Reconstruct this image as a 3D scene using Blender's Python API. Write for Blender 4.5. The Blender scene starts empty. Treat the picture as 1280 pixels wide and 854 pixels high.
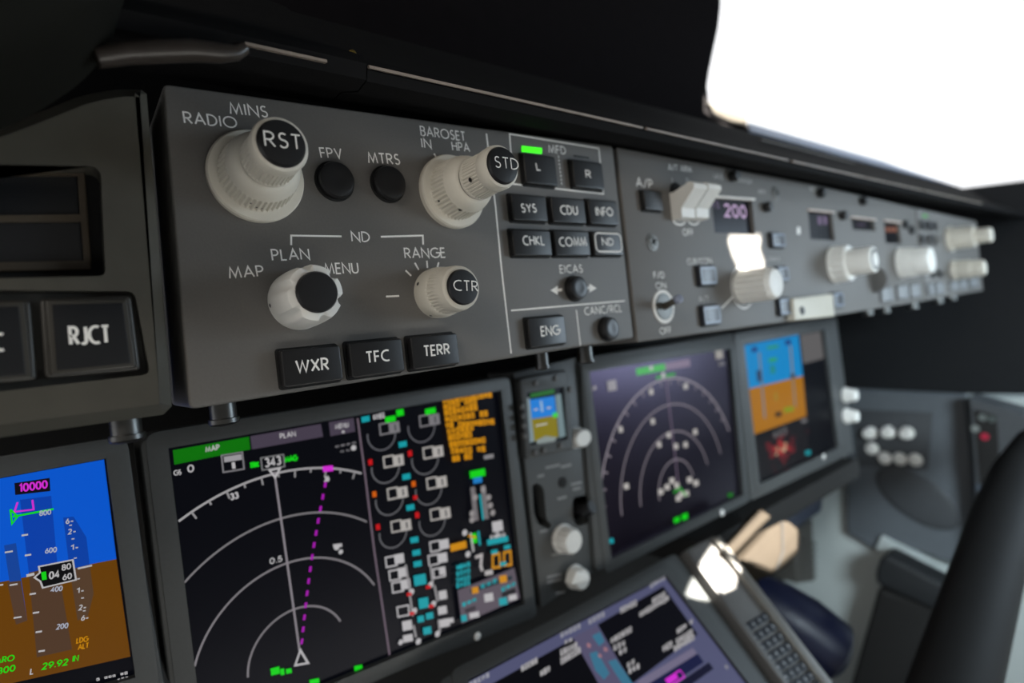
import bpy, bmesh, math, random
from mathutils import Vector, Matrix
from mathutils.geometry import tessellate_polygon
random.seed(7)
SC = bpy.context.scene
C = SC.collection

# ------------------------------------------------------------------ camera, view, light
CAM = Vector((0, -.28, 0))
FPX = 712.0                                            # focal length in pixels of the 1280 px frame
RX = Vector((.77757613, -.61889412, -.11110996))       # image right
RD = Vector((-.09173651, .06315551, -.99377854))       # image down
RF = Vector((.62206091, .78293132, -.00766697))        # view direction
cd = bpy.data.cameras.new('camera'); cam = bpy.data.objects.new('camera', cd); C.objects.link(cam)
cd.sensor_width = 36; cd.lens = 36 * FPX / 1280; cd.clip_start = .01; cd.clip_end = 100
cam.matrix_world = Matrix(((RX.x, -RD.x, -RF.x, CAM.x), (RX.y, -RD.y, -RF.y, CAM.y), (RX.z, -RD.z, -RF.z, CAM.z), (0, 0, 0, 1)))
cd.dof.use_dof = True; cd.dof.focus_distance = .285; cd.dof.aperture_fstop = 4.3
SC.camera = cam
SC.view_settings.view_transform = 'Standard'; SC.view_settings.look = 'None'
SC.view_settings.exposure = 0; SC.view_settings.gamma = 1; SC.view_settings.use_curve_mapping = False

def world():
    w = bpy.data.worlds.new('sky'); SC.world = w; w.use_nodes = True
    nt = w.node_tree; nd = nt.nodes; bg = nd['Background']
    tc = nd.new('ShaderNodeTexCoord'); sp = nd.new('ShaderNodeSeparateXYZ'); nt.links.new(tc.outputs['Generated'], sp.inputs[0])
    # bright overcast sky ahead of the windshield, dim cabin behind the pilots
    ad = nd.new('ShaderNodeMath'); ad.operation = 'MULTIPLY_ADD'; ad.inputs[1].default_value = -.07
    nt.links.new(sp.outputs['X'], ad.inputs[0]); nt.links.new(sp.outputs['Y'], ad.inputs[2])
    rp = nd.new('ShaderNodeValToRGB'); nt.links.new(ad.outputs[0], rp.inputs[0])
    mr = nd.new('ShaderNodeMapRange'); nt.links.new(ad.outputs[0], mr.inputs[0])
    mr.inputs[1].default_value = -1; mr.inputs[2].default_value = 1; nt.links.new(mr.outputs[0], rp.inputs[0])
    e = rp.color_ramp.elements
    e[0].position = .35; e[0].color = (.118, .113, .106, 1)
    e[1].position = .60; e[1].color = (1.5, 1.52, 1.55, 1)
    nt.links.new(rp.outputs[0], bg.inputs[0]); bg.inputs[1].default_value = 1.0
world()

def lamp(name, kind, loc, rot_to, energy, color=(1, 1, 1), **kw):
    d = bpy.data.lights.new(name, kind); d.energy = energy; d.color = color
    for k, v in kw.items(): setattr(d, k, v)
    o = bpy.data.objects.new(name, d); C.objects.link(o); o.location = loc
    o.rotation_euler = (Vector(rot_to) - Vector(loc)).to_track_quat('-Z', 'Y').to_euler()
    return o
SUN = Vector((-.3, .5, -.8)).normalized()
lamp('sun', 'SUN', (0, -2, 3), Vector((0, -2, 3)) + SUN, 75, (1, .95, .85), angle=math.radians(.3))
lamp('side_window_daylight_captain', 'AREA', (-.80, -.62, .52), (.25, 0, .05), 3.9, (1, .92, .82), shape='RECTANGLE', size=.36, size_y=.30)
lamp('side_window_daylight_officer', 'AREA', (1.55, -.72, .02), (1.0, .1, -.05), 10, (.70, .86, 1), shape='RECTANGLE', size=.6, size_y=.42)

lamp('side_wall_fill', 'AREA', (.15, -1.05, .12), (1.3, .12, -.50), 2.7, (.78, .92, 1), shape='RECTANGLE', size=.4, size_y=.3, spread=math.radians(58))  # fill lamp added to brighten the lower side wall

# ------------------------------------------------------------------ helpers
def lin(c):
    c /= 255.
    return c / 12.92 if c <= .04045 else ((c + .055) / 1.055) ** 2.4
def rgb(r, g, b): return (lin(r), lin(g), lin(b), 1)

class Frame:
    """A plane in the cockpit: origin, two axes and the normal towards the pilots."""
    def __init__(s, o, ux, uy):
        s.o = Vector(o); s.ux = Vector(ux).normalized(); s.uy = Vector(uy).normalized(); s.n = s.ux.cross(s.uy)
    def at(s, u, v, w=0): return s.o + s.ux * u + s.uy * v + s.n * w
    def px(s, x, y, w=0):
        r = RX * (x - 640) + RD * (y - 427) + RF * FPX
        t = (s.o + s.n * w - CAM).dot(s.n) / r.dot(s.n)
        p = CAM + r * t - s.o
        return (p.dot(s.ux), p.dot(s.uy))
    def mpp(s, x, y, w=0):      # metres per pixel, vertically
        a = s.px(x, y - .5, w); b = s.px(x, y + .5, w)
        return abs(a[1] - b[1])

def ngon_inset(pts, d):
    n = len(pts); out = []
    for i in range(n):
        a, b, c = Vector(pts[i - 1]), Vector(pts[i]), Vector(pts[(i + 1) % n])
        e1 = (b - a).normalized(); e2 = (c - b).normalized()
        n1 = Vector((-e1.y, e1.x)); n2 = Vector((-e2.y, e2.x)); m = n1 + n2
        k = m.length_squared
        out.append(tuple(b + (m * (2 * d / k) if k > .2 else n1 * d)))
    return out
def area2(p): return sum(p[i - 1][0] * p[i][1] - p[i][0] * p[i - 1][1] for i in range(len(p)))
def ccw(p): return list(p) if area2(p) > 0 else list(p)[::-1]
def rrect(u0, v0, u1, v1, r=0, n=4):
    if r <= 0: return [(u0, v0), (u1, v0), (u1, v1), (u0, v1)]
    out = []
    for cx, cy, a in ((u1 - r, v0 + r, -90), (u1 - r, v1 - r, 0), (u0 + r, v1 - r, 90), (u0 + r, v0 + r, 180)):
        for i in range(n + 1):
            t = math.radians(a + 90 * i / n); out.append((cx + r * math.cos(t), cy + r * math.sin(t)))
    return out
def round_poly(p, r, n=4):
    out = []; p = ccw(p); m = len(p)
    for i in range(m):
        a, b, c = Vector(p[i - 1]), Vector(p[i]), Vector(p[(i + 1) % m])
        d1 = (a - b); d2 = (c - b); k = min(r, d1.length * .45, d2.length * .45)
        s, e = b + d1.normalized() * k, b + d2.normalized() * k
        for j in range(n + 1):
            t = j / n; out.append(tuple(s * (1 - t) ** 2 + b * 2 * t * (1 - t) + e * t * t))
    return out
def circle(cu, cv, r, n=32): return [(cu + r * math.cos(2 * math.pi * i / n), cv + r * math.sin(2 * math.pi * i / n)) for i in range(n)]

class MB:
    def __init__(s): s.v = []; s.f = []; s.m = []
    def add(s, vs, fs, mi=0):
        b = len(s.v); s.v += [Vector(x) for x in vs]
        for f in fs: s.f.append([b + i for i in f]); s.m.append(mi)
        return s
    def fill(s, fr, loops, w, mi=0, flip=False):
        tris = tessellate_polygon([[Vector((x, y, 0)) for x, y in l] for l in loops])
        flat = [q for l in loops for q in l]; out = []
        for a, b, c in tris:
            A = (flat[b][0] - flat[a][0]) * (flat[c][1] - flat[a][1]) - (flat[c][0] - flat[a][0]) * (flat[b][1] - flat[a][1])
            t = (a, b, c) if (A > 0) != flip else (a, c, b)
            out.append(t)
        s.add([fr.at(x, y, w) for x, y in flat], out, mi)
    def walls(s, fr, la, wa, lb, wb, mi=0):
        n = len(la)
        s.add([fr.at(x, y, wa) for x, y in la] + [fr.at(x, y, wb) for x, y in lb], [(i, (i + 1) % n, n + (i + 1) % n, n + i) for i in range(n)], mi)
    def slab(s, fr, pts, w0, w1, ch=0, holes=(), mi=0, steps=2):
        """Plate from w0 (back) to w1 (front) with a rounded-over front edge and holes."""
        p = ccw(pts); last = p; lw = w1 - ch
        if ch > 0:
            s.walls(fr, p, w0, p, lw, mi)
            for k in range(1, steps + 1):
                a = math.pi / 2 * k / steps
                q = ngon_inset(p, ch * (1 - math.cos(a))); nw = w1 - ch + ch * math.sin(a)
                s.walls(fr, last, lw, q, nw, mi); last, lw = q, nw
        else: s.walls(fr, p, w0, p, w1, mi)
        hs = [ccw(h) for h in holes]
        s.fill(fr, [last] + hs, w1, mi)
        s.fill(fr, [p] + hs, w0, mi, True)
        for h in hs: s.walls(fr, h[::-1], w0 + .0002, h[::-1], w1, mi)
        return s
    def lathe(s, fr, cu, cv, prof, seg=48, ridge=None, mi=0, ell=1.0, hs=1.0, tilt=(0, 0)):
        vs = []; n = len(prof)
        for r, w in prof:
            for i in range(seg):
                a = 2 * math.pi * i / seg; rr = r
                if ridge and ridge[2] <= w <= ridge[3]:
                    k = math.cos(a * ridge[0]); rr -= ridge[1] * (1 if k < -.2 else 0 if k > .2 else .5 - k * 2.5)
                vs.append(fr.at(cu + rr * math.cos(a) * ell + tilt[0] * w * hs, cv + rr * math.sin(a) + tilt[1] * w * hs, w * hs))
        fs = []
        for j in range(n - 1):
            for i in range(seg):
                a, b = j * seg + i, j * seg + (i + 1) % seg
                fs.append((a, b, b + seg, a + seg))
        fs.append(list(range(seg))[::-1]); fs.append([(n - 1) * seg + i for i in range(seg)])
        return s.add(vs, fs, mi)
    def ribbon(s, fr, pl, wd, w, mi=0, closed=False):
        pts = [Vector(p) for p in pl]; L = []; R = []; n = len(pts)
        for i, p in enumerate(pts):
            a = pts[i - 1] if (i or closed) else None; c = pts[(i + 1) % n] if (i < n - 1 or closed) else None
            e1 = (p - a).normalized() if a is not None and (p - a).length > 1e-9 else None
            e2 = (c - p).normalized() if c is not None and (c - p).length > 1e-9 else None
            e1 = e1 or e2; e2 = e2 or e1
            if e1 is None: return s
            m = Vector((-e1.y, e1.x)) + Vector((-e2.y, e2.x)); k = max(m.length_squared, .55); m = m * (wd / k)
            ext = Vector((0, 0))
            L.append(p + m + ext); R.append(p - m + ext)
        vs = [fr.at(q.x, q.y, w) for q in R] + [fr.at(q.x, q.y, w) for q in L]
        fs = [(i, i + 1, n + i + 1, n + i) for i in range(n - 1)]
        if closed: fs.append((n - 1, 0, n, 2 * n - 1))
        return s.add(vs, fs, mi)
    def sweep(s, prof, x0, x1, mi=0):      # profile of (y, z) carried along x
        n = len(prof); p = prof if area2(prof) > 0 else prof[::-1]
        if not callable(x0): xa = x0; x0 = lambda y: xa
        s.add([(x0(y), y, z) for y, z in p] + [(x1, y, z) for y, z in p], [(i, (i + 1) % n, n + (i + 1) % n, n + i) for i in range(n)], mi)
        t = tessellate_polygon([[Vector((y, z, 0)) for y, z in p]])
        for x, fl in ((x0, 0), (lambda y: x1, 1)):
            s.add([(x(y), y, z) for y, z in p], [q if fl else q[::-1] for q in t], mi)
        return s
    def tube(s, path, rad, seg=16, mi=0):
        P = [Vector(p) for p in path]; n = len(P); vs = []
        up = Vector((.3, .2, 1)).normalized()
        for i, p in enumerate(P):
            t = (P[min(i + 1, n - 1)] - P[max(i - 1, 0)]).normalized()
            a = t.cross(up).normalized(); b = a.cross(t)
            r = rad[i] if isinstance(rad, (list, tuple)) else rad
            for k in range(seg):
                q = 2 * math.pi * k / seg; vs.append(p + a * r * math.cos(q) + b * r * math.sin(q))
        fs = [(i * seg + k, i * seg + (k + 1) % seg, (i + 1) * seg + (k + 1) % seg, (i + 1) * seg + k) for i in range(n - 1) for k in range(seg)]
        fs += [list(range(seg))[::-1], [(n - 1) * seg + k for k in range(seg)]]
        return s.add(vs, fs, mi)
    def build(s, name, mats, parent=None, smooth=True, label=None):
        root = parent
        while root is not None and root.parent is not None: root = root.parent
        off = root.location if root is not None else Vector((0, 0, 0))
        me = bpy.data.meshes.new(name)
        me.from_pydata([tuple(v - off) for v in s.v], [], s.f)
        for m in (mats if isinstance(mats, (list, tuple)) else [mats]): me.materials.append(m)
        me.polygons.foreach_set('material_index', s.m)
        bm = bmesh.new(); bm.from_mesh(me); bmesh.ops.remove_doubles(bm, verts=bm.verts, dist=1e-6)
        bm.to_mesh(me); bm.free()
        if smooth:
            me.shade_smooth(); me.set_sharp_from_angle(angle=math.radians(32))
        o = bpy.data.objects.new(name, me); C.objects.link(o)
        if parent is not None: o.parent = parent
        if label: o['label'] = label
        return o

def thing(name, label, cat, loc, group=None):
    o = bpy.data.objects.new(name, None); C.objects.link(o); o.location = loc; o.empty_display_size = .02
    o['label'] = label; o['category'] = cat
    if group: o['group'] = group
    return o
def tag(o, label, cat, group=None):
    o['label'] = label; o['category'] = cat
    if group: o['group'] = group
    return o
def structure(o, label, cat):
    o['kind'] = 'structure'; o['label'] = label; o['category'] = cat
    return o

# ------------------------------------------------------------------ materials
def mat(name, col, rough=.5, metal=0, spec=.5, noise=0, nscale=300, bump=0, coat=0, wear=None):
    m = bpy.data.materials.new(name); m.use_nodes = True; nt = m.node_tree; b = nt.nodes['Principled BSDF']
    col = tuple(col)[:3] + (1,)
    b.inputs['Base Color'].default_value = col; b.inputs['Roughness'].default_value = rough
    b.inputs['Metallic'].default_value = metal; b.inputs['Specular IOR Level'].default_value = spec
    if coat: b.inputs['Coat Weight'].default_value = coat; b.inputs['Coat Roughness'].default_value = .2
    tc = nt.nodes.new('ShaderNodeTexCoord')
    n = nt.nodes.new('ShaderNodeTexNoise'); n.inputs['Scale'].default_value = nscale; n.inputs['Detail'].default_value = 3
    nt.links.new(tc.outputs['Object'], n.inputs['Vector'])
    if noise:
        mx = nt.nodes.new('ShaderNodeMix'); mx.data_type = 'RGBA'
        mx.inputs[6].default_value = tuple(c * (1 - noise) for c in col[:3]) + (1,)
        mx.inputs[7].default_value = tuple(min(1, c * (1 + noise)) for c in col[:3]) + (1,)
        nt.links.new(n.outputs['Fac'], mx.inputs[0]); nt.links.new(mx.outputs[2], b.inputs['Base Color'])
    if bump:
        bp = nt.nodes.new('ShaderNodeBump'); bp.inputs['Strength'].default_value = bump; bp.inputs['Distance'].default_value = .0004
        nt.links.new(n.outputs['Fac'], bp.inputs['Height']); nt.links.new(bp.outputs[0], b.inputs['Normal'])
    return m
def emit(name, col, strength=1.0, rough=.3, spec=.12):
    m = bpy.data.materials.new(name); m.use_nodes = True; b = m.node_tree.nodes['Principled BSDF']
    b.inputs['Base Color'].default_value = (.002, .002, .0025, 1); b.inputs['Roughness'].default_value = rough
    b.inputs['Specular IOR Level'].default_value = spec; b.inputs['Specular Tint'].default_value = (.72, .50, 1, 1) if spec > .2 else (.85, .85, 1, 1)      # purple anti-glare coating
    b.inputs['Emission Color'].default_value = col; b.inputs['Emission Strength'].default_value = strength
    return m
PANEL = mat('panel_grey_paint', (.142, .135, .126), .55, noise=.10, nscale=900, bump=.12)
PANELL = mat('panel_grey_satin', (.080, .075, .062), .30, noise=.22, nscale=60, bump=.05)
BEZEL = mat('display_bezel_grey', (.060, .0635, .064), .5, noise=.08, nscale=500, bump=.1)
BLACK = mat('black_plastic', (.012, .012, .013), .38, noise=.2, nscale=200, bump=.06)
BLACKM = mat('matt_black', (.010, .0095, .009), .75, noise=.3, nscale=120, bump=.2)
DEEP = mat('dark_recess', (.004, .004, .004), .8)
CREAM = mat('cream_knob_plastic', (.70, .66, .575), .5, noise=.07, nscale=120, bump=.05)
WHITEK = mat('white_knob_plastic', (.84, .83, .79), .45, noise=.06, nscale=120, bump=.05)
INK = mat('white_paint', (.96, .94, .90), .6)
SOOT = mat('black_pip_paint', (.01, .01, .01), .6)
METAL = mat('dull_metal', (.12, .12, .117), .36, 1.0, noise=.15, nscale=200)
BRASS = mat('brass_screw', (.55, .38, .10), .35, 1.0)
HOOD = mat('glareshield_black', (.0075, .0072, .0075), .8, 0, .12, noise=.25, nscale=90, bump=.3)
EDGE = mat('worn_tan_edge', (.30, .245, .205), .5, noise=.25, nscale=90)
HOODSHEEN = mat('glareshield_sky_sheen', (.38, .50, .72), .5, noise=.15, nscale=70, bump=.15)  # reflected sky put into the base colour as blue
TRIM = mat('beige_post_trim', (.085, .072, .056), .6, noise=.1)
PALE = mat('pale_grey_wall', (.50, .55, .54), .6, noise=.05, nscale=20)
SIDE = mat('blue_grey_side_panel', (.105, .120, .135), .6, noise=.08, nscale=80)
SIDED = mat('dark_side_panel', (.055, .060, .066), .6, noise=.1, nscale=80)
NAVY = mat('navy_vinyl', (.005, .007, .024), .4, 0, .3, noise=.15, nscale=60, bump=.15)
KEYP = mat('keypad_grey', (.105, .10, .095), .5, noise=.1, nscale=200)
BROWN = mat('brown_lens_frame', (.065, .050, .034), .5, noise=.15, nscale=150)
LENS = mat('dark_lens', (.014, .015, .017), .25)
SCREEN = emit('screen_dark', rgb(4, 5, 10), 1, .28)
SCREENP = emit('screen_dark_purple_coat', rgb(5, 4, 10), 1, .27, .34)
GREENLAMP = emit('lit_green_lamp', rgb(70, 255, 40), 1.3)
COLS = {}
def ecol(r, g, b):
    k = (r, g, b)
    if k not in COLS: COLS[k] = emit('screen_pixels_%d_%d_%d' % k, rgb(r, g, b))
    return COLS[k]

# ------------------------------------------------------------------ stroke lettering (geometric sans)
def arc(cx, cy, rx, ry, a0, a1, n=10):
    return [(cx + rx * math.cos(math.radians(a0 + (a1 - a0) * i / n)), cy + ry * math.sin(math.radians(a0 + (a1 - a0) * i / n))) for i in range(n + 1)]
S_ = arc(.24, .76, .20, .24, 40, 270, 9) + arc(.24, .26, .23, .26, 90, -150, 9)
GL = {
 'A': (.74, [[(0, 0), (.37, 1), (.74, 0)], [(.13, .34), (.61, .34)]]),
 'B': (.52, [[(0, 0), (0, 1), (.2, 1)] + arc(.24, .77, .23, .23, 90, -90) + [(0, .54)], [(.2, .54)] + arc(.24, .27, .28, .27, 90, -90) + [(0, 0), (.2, 0)]]),
 'C': (.70, [arc(.5, .5, .5, .5, 64, 296, 16)]),
 'D': (.66, [[(0, 0), (0, 1), (.16, 1)] + arc(.16, .5, .5, .5, 90, -90, 14) + [(0, 0), (.1, 0)]]),
 'E': (.44, [[(.44, 1), (0, 1), (0, 0), (.44, 0)], [(0, .53), (.42, .53)]]),
 'F': (.42, [[(.42, 1), (0, 1), (0, 0)], [(0, .52), (.40, .52)]]),
 'G': (.86, [arc(.5, .5, .5, .5, 50, 360, 18) + [(.56, .5)]]),
 'H': (.60, [[(0, 0), (0, 1)], [(.6, 0), (.6, 1)], [(0, .53), (.6, .53)]]),
 'I': (.06, [[(.03, 0), (.03, 1)]]),
 'J': (.34, [[(.34, 1), (.34, .22)] + arc(.16, .2, .18, .2, 0, -140, 8)]),
 'K': (.56, [[(0, 0), (0, 1)], [(.52, 1), (.03, .52), (.56, 0)]]),
 'L': (.42, [[(0, 1), (0, 0), (.42, 0)]]),
 'M': (.86, [[(0, 0), (.13, 1), (.43, .12), (.73, 1), (.86, 0)]]),
 'N': (.70, [[(0, 0), (0, 1), (.70, 0), (.70, 1)]]),
 'O': (1.0, [arc(.5, .5, .5, .5, 90, 450, 24)]),
 'P': (.50, [[(0, 0), (0, 1), (.2, 1)] + arc(.22, .73, .27, .27, 90, -90) + [(0, .46)]]),
 'R': (.54, [[(0, 0), (0, 1), (.2, 1)] + arc(.24, .74, .26, .26, 90, -90) + [(0, .48)], [(.22, .48), (.54, 0)]]),
 'S': (.48, [S_]),
 'T': (.52, [[(0, 1), (.52, 1)], [(.26, 1), (.26, 0)]]),
 'U': (.60, [[(0, 1), (0, .3)] + arc(.3, .3, .3, .3, 180, 360, 12) + [(.6, 1)]]),
 'V': (.66, [[(0, 1), (.33, 0), (.66, 1)]]),
 'W': (1.0, [[(0, 1), (.25, 0), (.5, .9), (.75, 0), (1, 1)]]),
 'X': (.62, [[(0, 0), (.62, 1)], [(0, 1), (.62, 0)]]),
 'Y': (.60, [[(0, 1), (.3, .5), (.6, 1)], [(.3, .5), (.3, 0)]]),
 'Z': (.56, [[(0, 1), (.56, 1), (0, 0), (.56, 0)]]),
 '0': (.56, [arc(.28, .5, .28, .5, 90, 450, 18)]),
 '1': (.22, [[(0, .8), (.18, 1), (.18, 0)]]),
 '2': (.52, [arc(.26, .74, .24, .26, 165, -35, 9) + [(0, 0), (.52, 0)]]),
 '3': (.5, [arc(.24, .75, .22, .25, 150, -90, 9), arc(.24, .26, .26, .26, 90, -150, 9)]),
 '4': (.58, [[(.42, 0), (.42, 1), (0, .28), (.58, .28)]]),
 '5': (.5, [[(.46, 1), (.12, 1), (.06, .56)] + arc(.22, .31, .28, .31, 100, -140, 10)]),
 '6': (.54, [[(.4, 1), (.06, .46)] + arc(.27, .29, .27, .29, 150, 510, 16)]),
 '8': (.52, [arc(.26, .76, .22, .24, 90, 450, 14), arc(.26, .27, .26, .27, 90, 450, 14)]),
 '9': (.54, [[(.14, 0), (.48, .54)] + arc(.27, .71, .27, .29, -30, 330, 16)]),
 '/': (.44, [[(0, -.05), (.44, 1.05)]]), '.': (.06, [[(.03, 0), (.03, .12)]]), '-': (.3, [[(0, .5), (.3, .5)]]), ' ': (.3, []),
}
def letters(mb, fr, s, pL, pR, hpx, w=.0001, stroke=.13, mi=0):
    """Lettering between two pixels of the baseline on the frame's surface; cap height in pixels."""
    a, b = Vector(fr.px(*pL, w)), Vector(fr.px(*pR, w)); d = b - a; W = d.length; ex = d.normalized(); ey = Vector((-ex.y, ex.x))
    h = hpx * fr.mpp((pL[0] + pR[0]) / 2, (pL[1] + pR[1]) / 2, w)
    sp = .24; tot = sum(GL[c][0] for c in s) + sp * (len(s) - 1); k = (W - stroke * h) / tot; x = stroke * h / 2
    j = 0
    for c in s:
        for pl in GL[c][1]:
            j += 1; wj = w + 2e-6 * j
            mb.ribbon(fr, [tuple(a + ex * (x + p[0] * k) + ey * (h * stroke / 2 + p[1] * h * (1 - stroke))) for p in pl], h * stroke, wj, mi)
        x += (GL[c][0] + sp) * k
    return mb
def legend(parent, fr, s, pL, pR, hpx, w=.0001, m=None, stroke=.13):
    return letters(MB(), fr, s, pL, pR, hpx, w, stroke).build('legend', m or INK, parent, False)
def lines(parent, fr, pls, wpx, w=.00012, m=None, name='marking_line'):
    mb = MB()
    for pl in pls:
        q = [fr.px(x, y, w) for x, y in pl]; x, y = pl[0]
        mb.ribbon(fr, q, wpx * fr.mpp(x, y, w), w)
    return mb.build(name, m or INK, parent, False)

# ------------------------------------------------------------------ planes of the cockpit
GP = Frame((0, 0, 0), (1, 0, 0), (0, 0, 1))             # glareshield panels
DY = .12
DP = Frame((0, DY, 0), (1, 0, 0), (0, 0, 1))            # main displays
SL = math.radians(43)
LP = Frame((0, .095, -.246), (1, 0, 0), (0, math.cos(SL), math.sin(SL)))   # sloping lower display and keypads
SW = Frame((1.28, 0, 0), (0, -1, 0), (0, 0, 1))         # right side wall, facing left

# ------------------------------------------------------------------ structure
def poly_px(fr, pts, w=0): return [fr.px(x, y, w) for x, y in pts]
m = MB(); 
m.slab(Frame((1.30, 0, 0), (0, -1, 0), (0, 0, 1)), [(-.75, -1.0), (.6, -1.0), (.6, -.205), (-.75, -.205)], -.05, 0, .004)
structure(m.build('wall_right', PALE), 'pale grey lower side wall below the officer side panel', 'wall')
m = MB(); m.slab(Frame((1.66, 0, 0), (0, -1, 0), (0, 0, 1)), [(-.5, -1.0), (.8, -1.0), (.8, .185), (.1, .205), (-.12, .232), (-.5, .236)], -.05, 0, .01)
structure(m.build('trim_1', mat('coaming_black', (.022, .023, .025), .6, 0, .2, .1, 60)), 'dark side window coaming at right end of the glareshield', 'wall trim')
m = MB(); m.slab(Frame((0, .42, 0), (1, 0, 0), (0, 0, 1)), [(-.8, -1.0), (1.66, -1.0), (1.66, .2155), (-.8, .2155)], -.03, 0)
structure(m.build('wall_front', BLACKM), 'black forward bulkhead behind the instrument panel', 'wall')
m = MB(); m.slab(Frame((0, 0, -1.0), (1, 0, 0), (0, 1, 0)), [(-1.5, -1.5), (1.7, -1.5), (1.7, .46), (-1.5, .46)], -.03, 0)
structure(m.build('floor', SIDED), 'dark cockpit floor', 'floor')
# unseen ceiling blocks the sun; openings added and shaped to cast its patches
PATCH_MCP = [GP.at(*GP.px(x, y), 0) for x, y in [(909, 302), (912, 294), (930, 293), (950, 294), (953, 303), (950, 312), (956, 328), (956, 344), (940, 349), (925, 344), (915, 322)]]
PATCH_KEY = [LP.at(*LP.px(x, y), 0) for x, y in [(888, 686), (900, 694), (921, 721), (917, 740), (886, 752), (856, 747), (864, 729), (875, 707)]]
BOXF = Frame((0, .080, -.245), (1, 0, 0), (0, math.cos(math.radians(58)), math.sin(math.radians(58))))
PATCH_BOX = [BOXF.at(*BOXF.px(x, y), 0) for x, y in [(901, 692), (952, 639), (985, 650), (999, 664), (998, 688), (968, 714), (925, 702)]]
CEIL = .75
WPO = Frame((0, .25, 0), (1, 0, 0), (0, 0, 1))
def to_ceiling(p):
    q = p - SUN * ((CEIL - p.z) / -SUN.z); return (q.x, q.y)
m = MB(); CF = Frame((0, 0, CEIL), (-1, 0, 0), (0, 1, 0))
PATCH_TRIM = [Vector(WPO.at(*WPO.px(x, y), 0)) for x, y in [(880, 120), (940, 126), (942, 162), (905, 158), (880, 142)]]
holes = [[(-x, y) for x, y in (to_ceiling(p) for p in P)] for P in (PATCH_MCP, PATCH_KEY, PATCH_BOX, PATCH_TRIM)]
m.slab(CF, [(1.5, -2), (-2.2, -2), (-2.2, -.12), (-1.25, .40), (1.5, .40)], -.003, 0, 0, holes)
structure(m.build('ceiling', SIDED, smooth=False), 'unseen dark cockpit ceiling with openings shaped for the sun patches', 'ceiling')

# ------------------------------------------------------------------ glareshield
g = thing('glareshield', 'long black glareshield hood running above the control panels', 'glareshield', (.7, .1, .14))
prof = [(.002, .1375), (-.018, .1300), (-.028, .1312), (-.0305, .1355), (-.0275, .1405), (.004, .1605), (.02, .172), (.045, .195), (.066, .2135), (.082, .2245)]
inner = [(.43, .2245), (.43, .2165), (.088, .2165), (.06, .203), (.03, .172), (.012, .160), (-.022, .1405), (-.024, .136), (-.016, .1335), (.004, .1400), (.02, .1385)]
MB().sweep(prof + inner, .1285, 1.65).build('hood', HOOD, g)
prof2 = [(y - .0012, z + (.0025 if i > 2 else 0)) for i, (y, z) in enumerate(prof)]
MB().sweep(prof2 + inner, -.6, .1278).build('hood', HOOD, g)
MB().sweep([(.080, .2255), (.0835, .2275), (.090, .2315), (.150, .2745), (.200, .3105), (.230, .3337), (.240, .334), (.236, .322), (.12, .2255)], lambda y: .72 + (y - .085) * 1.9, 1.64).build('top_cover', HOODSHEEN, g, label='glareshield top cover with blue grey sky sheen in its colour')
for x0, x1 in ((.1290, .336), (.341, .552), (.561, .736), (.743, .938), (.948, 1.24)):
    MB().sweep([(-.0318, .1360), (-.0320, .1374), (-.0303, .1382), (-.0292, .1368)], x0, x1).build('lip_edge', EDGE, g, label='worn tan edge strip')
MB().sweep([(-.0330, .1336), (-.0332, .1348), (-.0315, .1354), (-.0302, .1342)], .0727, .1075).build('lip_edge', EDGE, g, label='worn tan edge strip')
rb = MB(); RB = Frame((0, -.040, 0), (1, 0, 0), (0, 0, 1))
rb.tube([RB.at(*RB.px(x, y)) for x, y in ((120, 72), (160, 66), (200, 64), (240, 63), (275, 66), (296, 66), (306, 60))], [.0035, .004, .0042, .0042, .0038, .003, .0024], 14)
rb.build('rolled_edge', mat('rolled_edge_brown', (.035, .027, .022), .35, noise=.4, nscale=60, bump=.4), g, label='brownish rolled edge')
MB().sweep([(.0442, .1955), (.044, .197), (.046, .1985), (.0475, .197)], .66, .93).build('seam_bead', mat('dim_edge', (.10, .085, .075), .5), g)
SF = Frame((0, -.007, 0), (1, 0, 0), (0, 0, 1)); u, v = SF.px(440, 68)
MB().lathe(SF, u, v, [(.0021, -.012), (.0021, .0012), (.0012, .002), (0, .002)], 20).build('screw', BRASS, g, label='brass screw')
# captain side hood pad, close to the camera at upper left
HP = Frame((0, -.075, 0), (1, 0, 0), (0, 0, 1))
m = MB(); m.slab(HP, round_poly(poly_px(HP, [(-260, -160), (172, -160), (157, 0), (141, 52), (108, 100), (52, 138), (0, 164), (-260, 236)], -.05), .01), -.05, .012, .014, steps=5)
tag(m.build('hood_pad', mat('hood_pad_vinyl', (.008, .008, .006), .8, 0, .12, noise=.2, nscale=60, bump=.2)), 'dark rounded hood pad at the upper left corner above the annunciator panel', 'pad')
# black windshield post rising behind the hood
WP = Frame((0, .25, 0), (1, 0, 0), (0, 0, 1))
curve = [(899, -140), (899, -20), (898, 15), (895, 40), (889, 68), (884, 92), (881, 112), (883, 128), (891, 139), (906, 147), (930, 153), (960, 165), (960, 240)]
m = MB(); pp = poly_px(WP, curve[:-2] + [(940, 158), (-200, -140)], -.010); pp[-2] = (pp[-2][0], .285); pp.insert(-1, (-.6, .285)); pp[-1] = (-.6, pp[0][1])
m.slab(WP, pp, -.10, 0, .012, steps=4)
wp = thing('windshield_post', 'broad black windshield post rising behind the glareshield against the sky', 'windshield post', WP.at(.6, .2))
m.build('post_cover', mat('post_fabric', (.0065, .0052, .0058), .9, 0, .08, noise=.25, nscale=50, bump=.2), wp)
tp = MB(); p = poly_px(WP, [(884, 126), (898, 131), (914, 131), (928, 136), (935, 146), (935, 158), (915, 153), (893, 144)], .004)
tp.slab(WP, round_poly(p, .006), -.09, .004, .004, steps=3); tp.build('corner_trim', TRIM, wp, label='beige corner trim lit by the sun')

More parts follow.
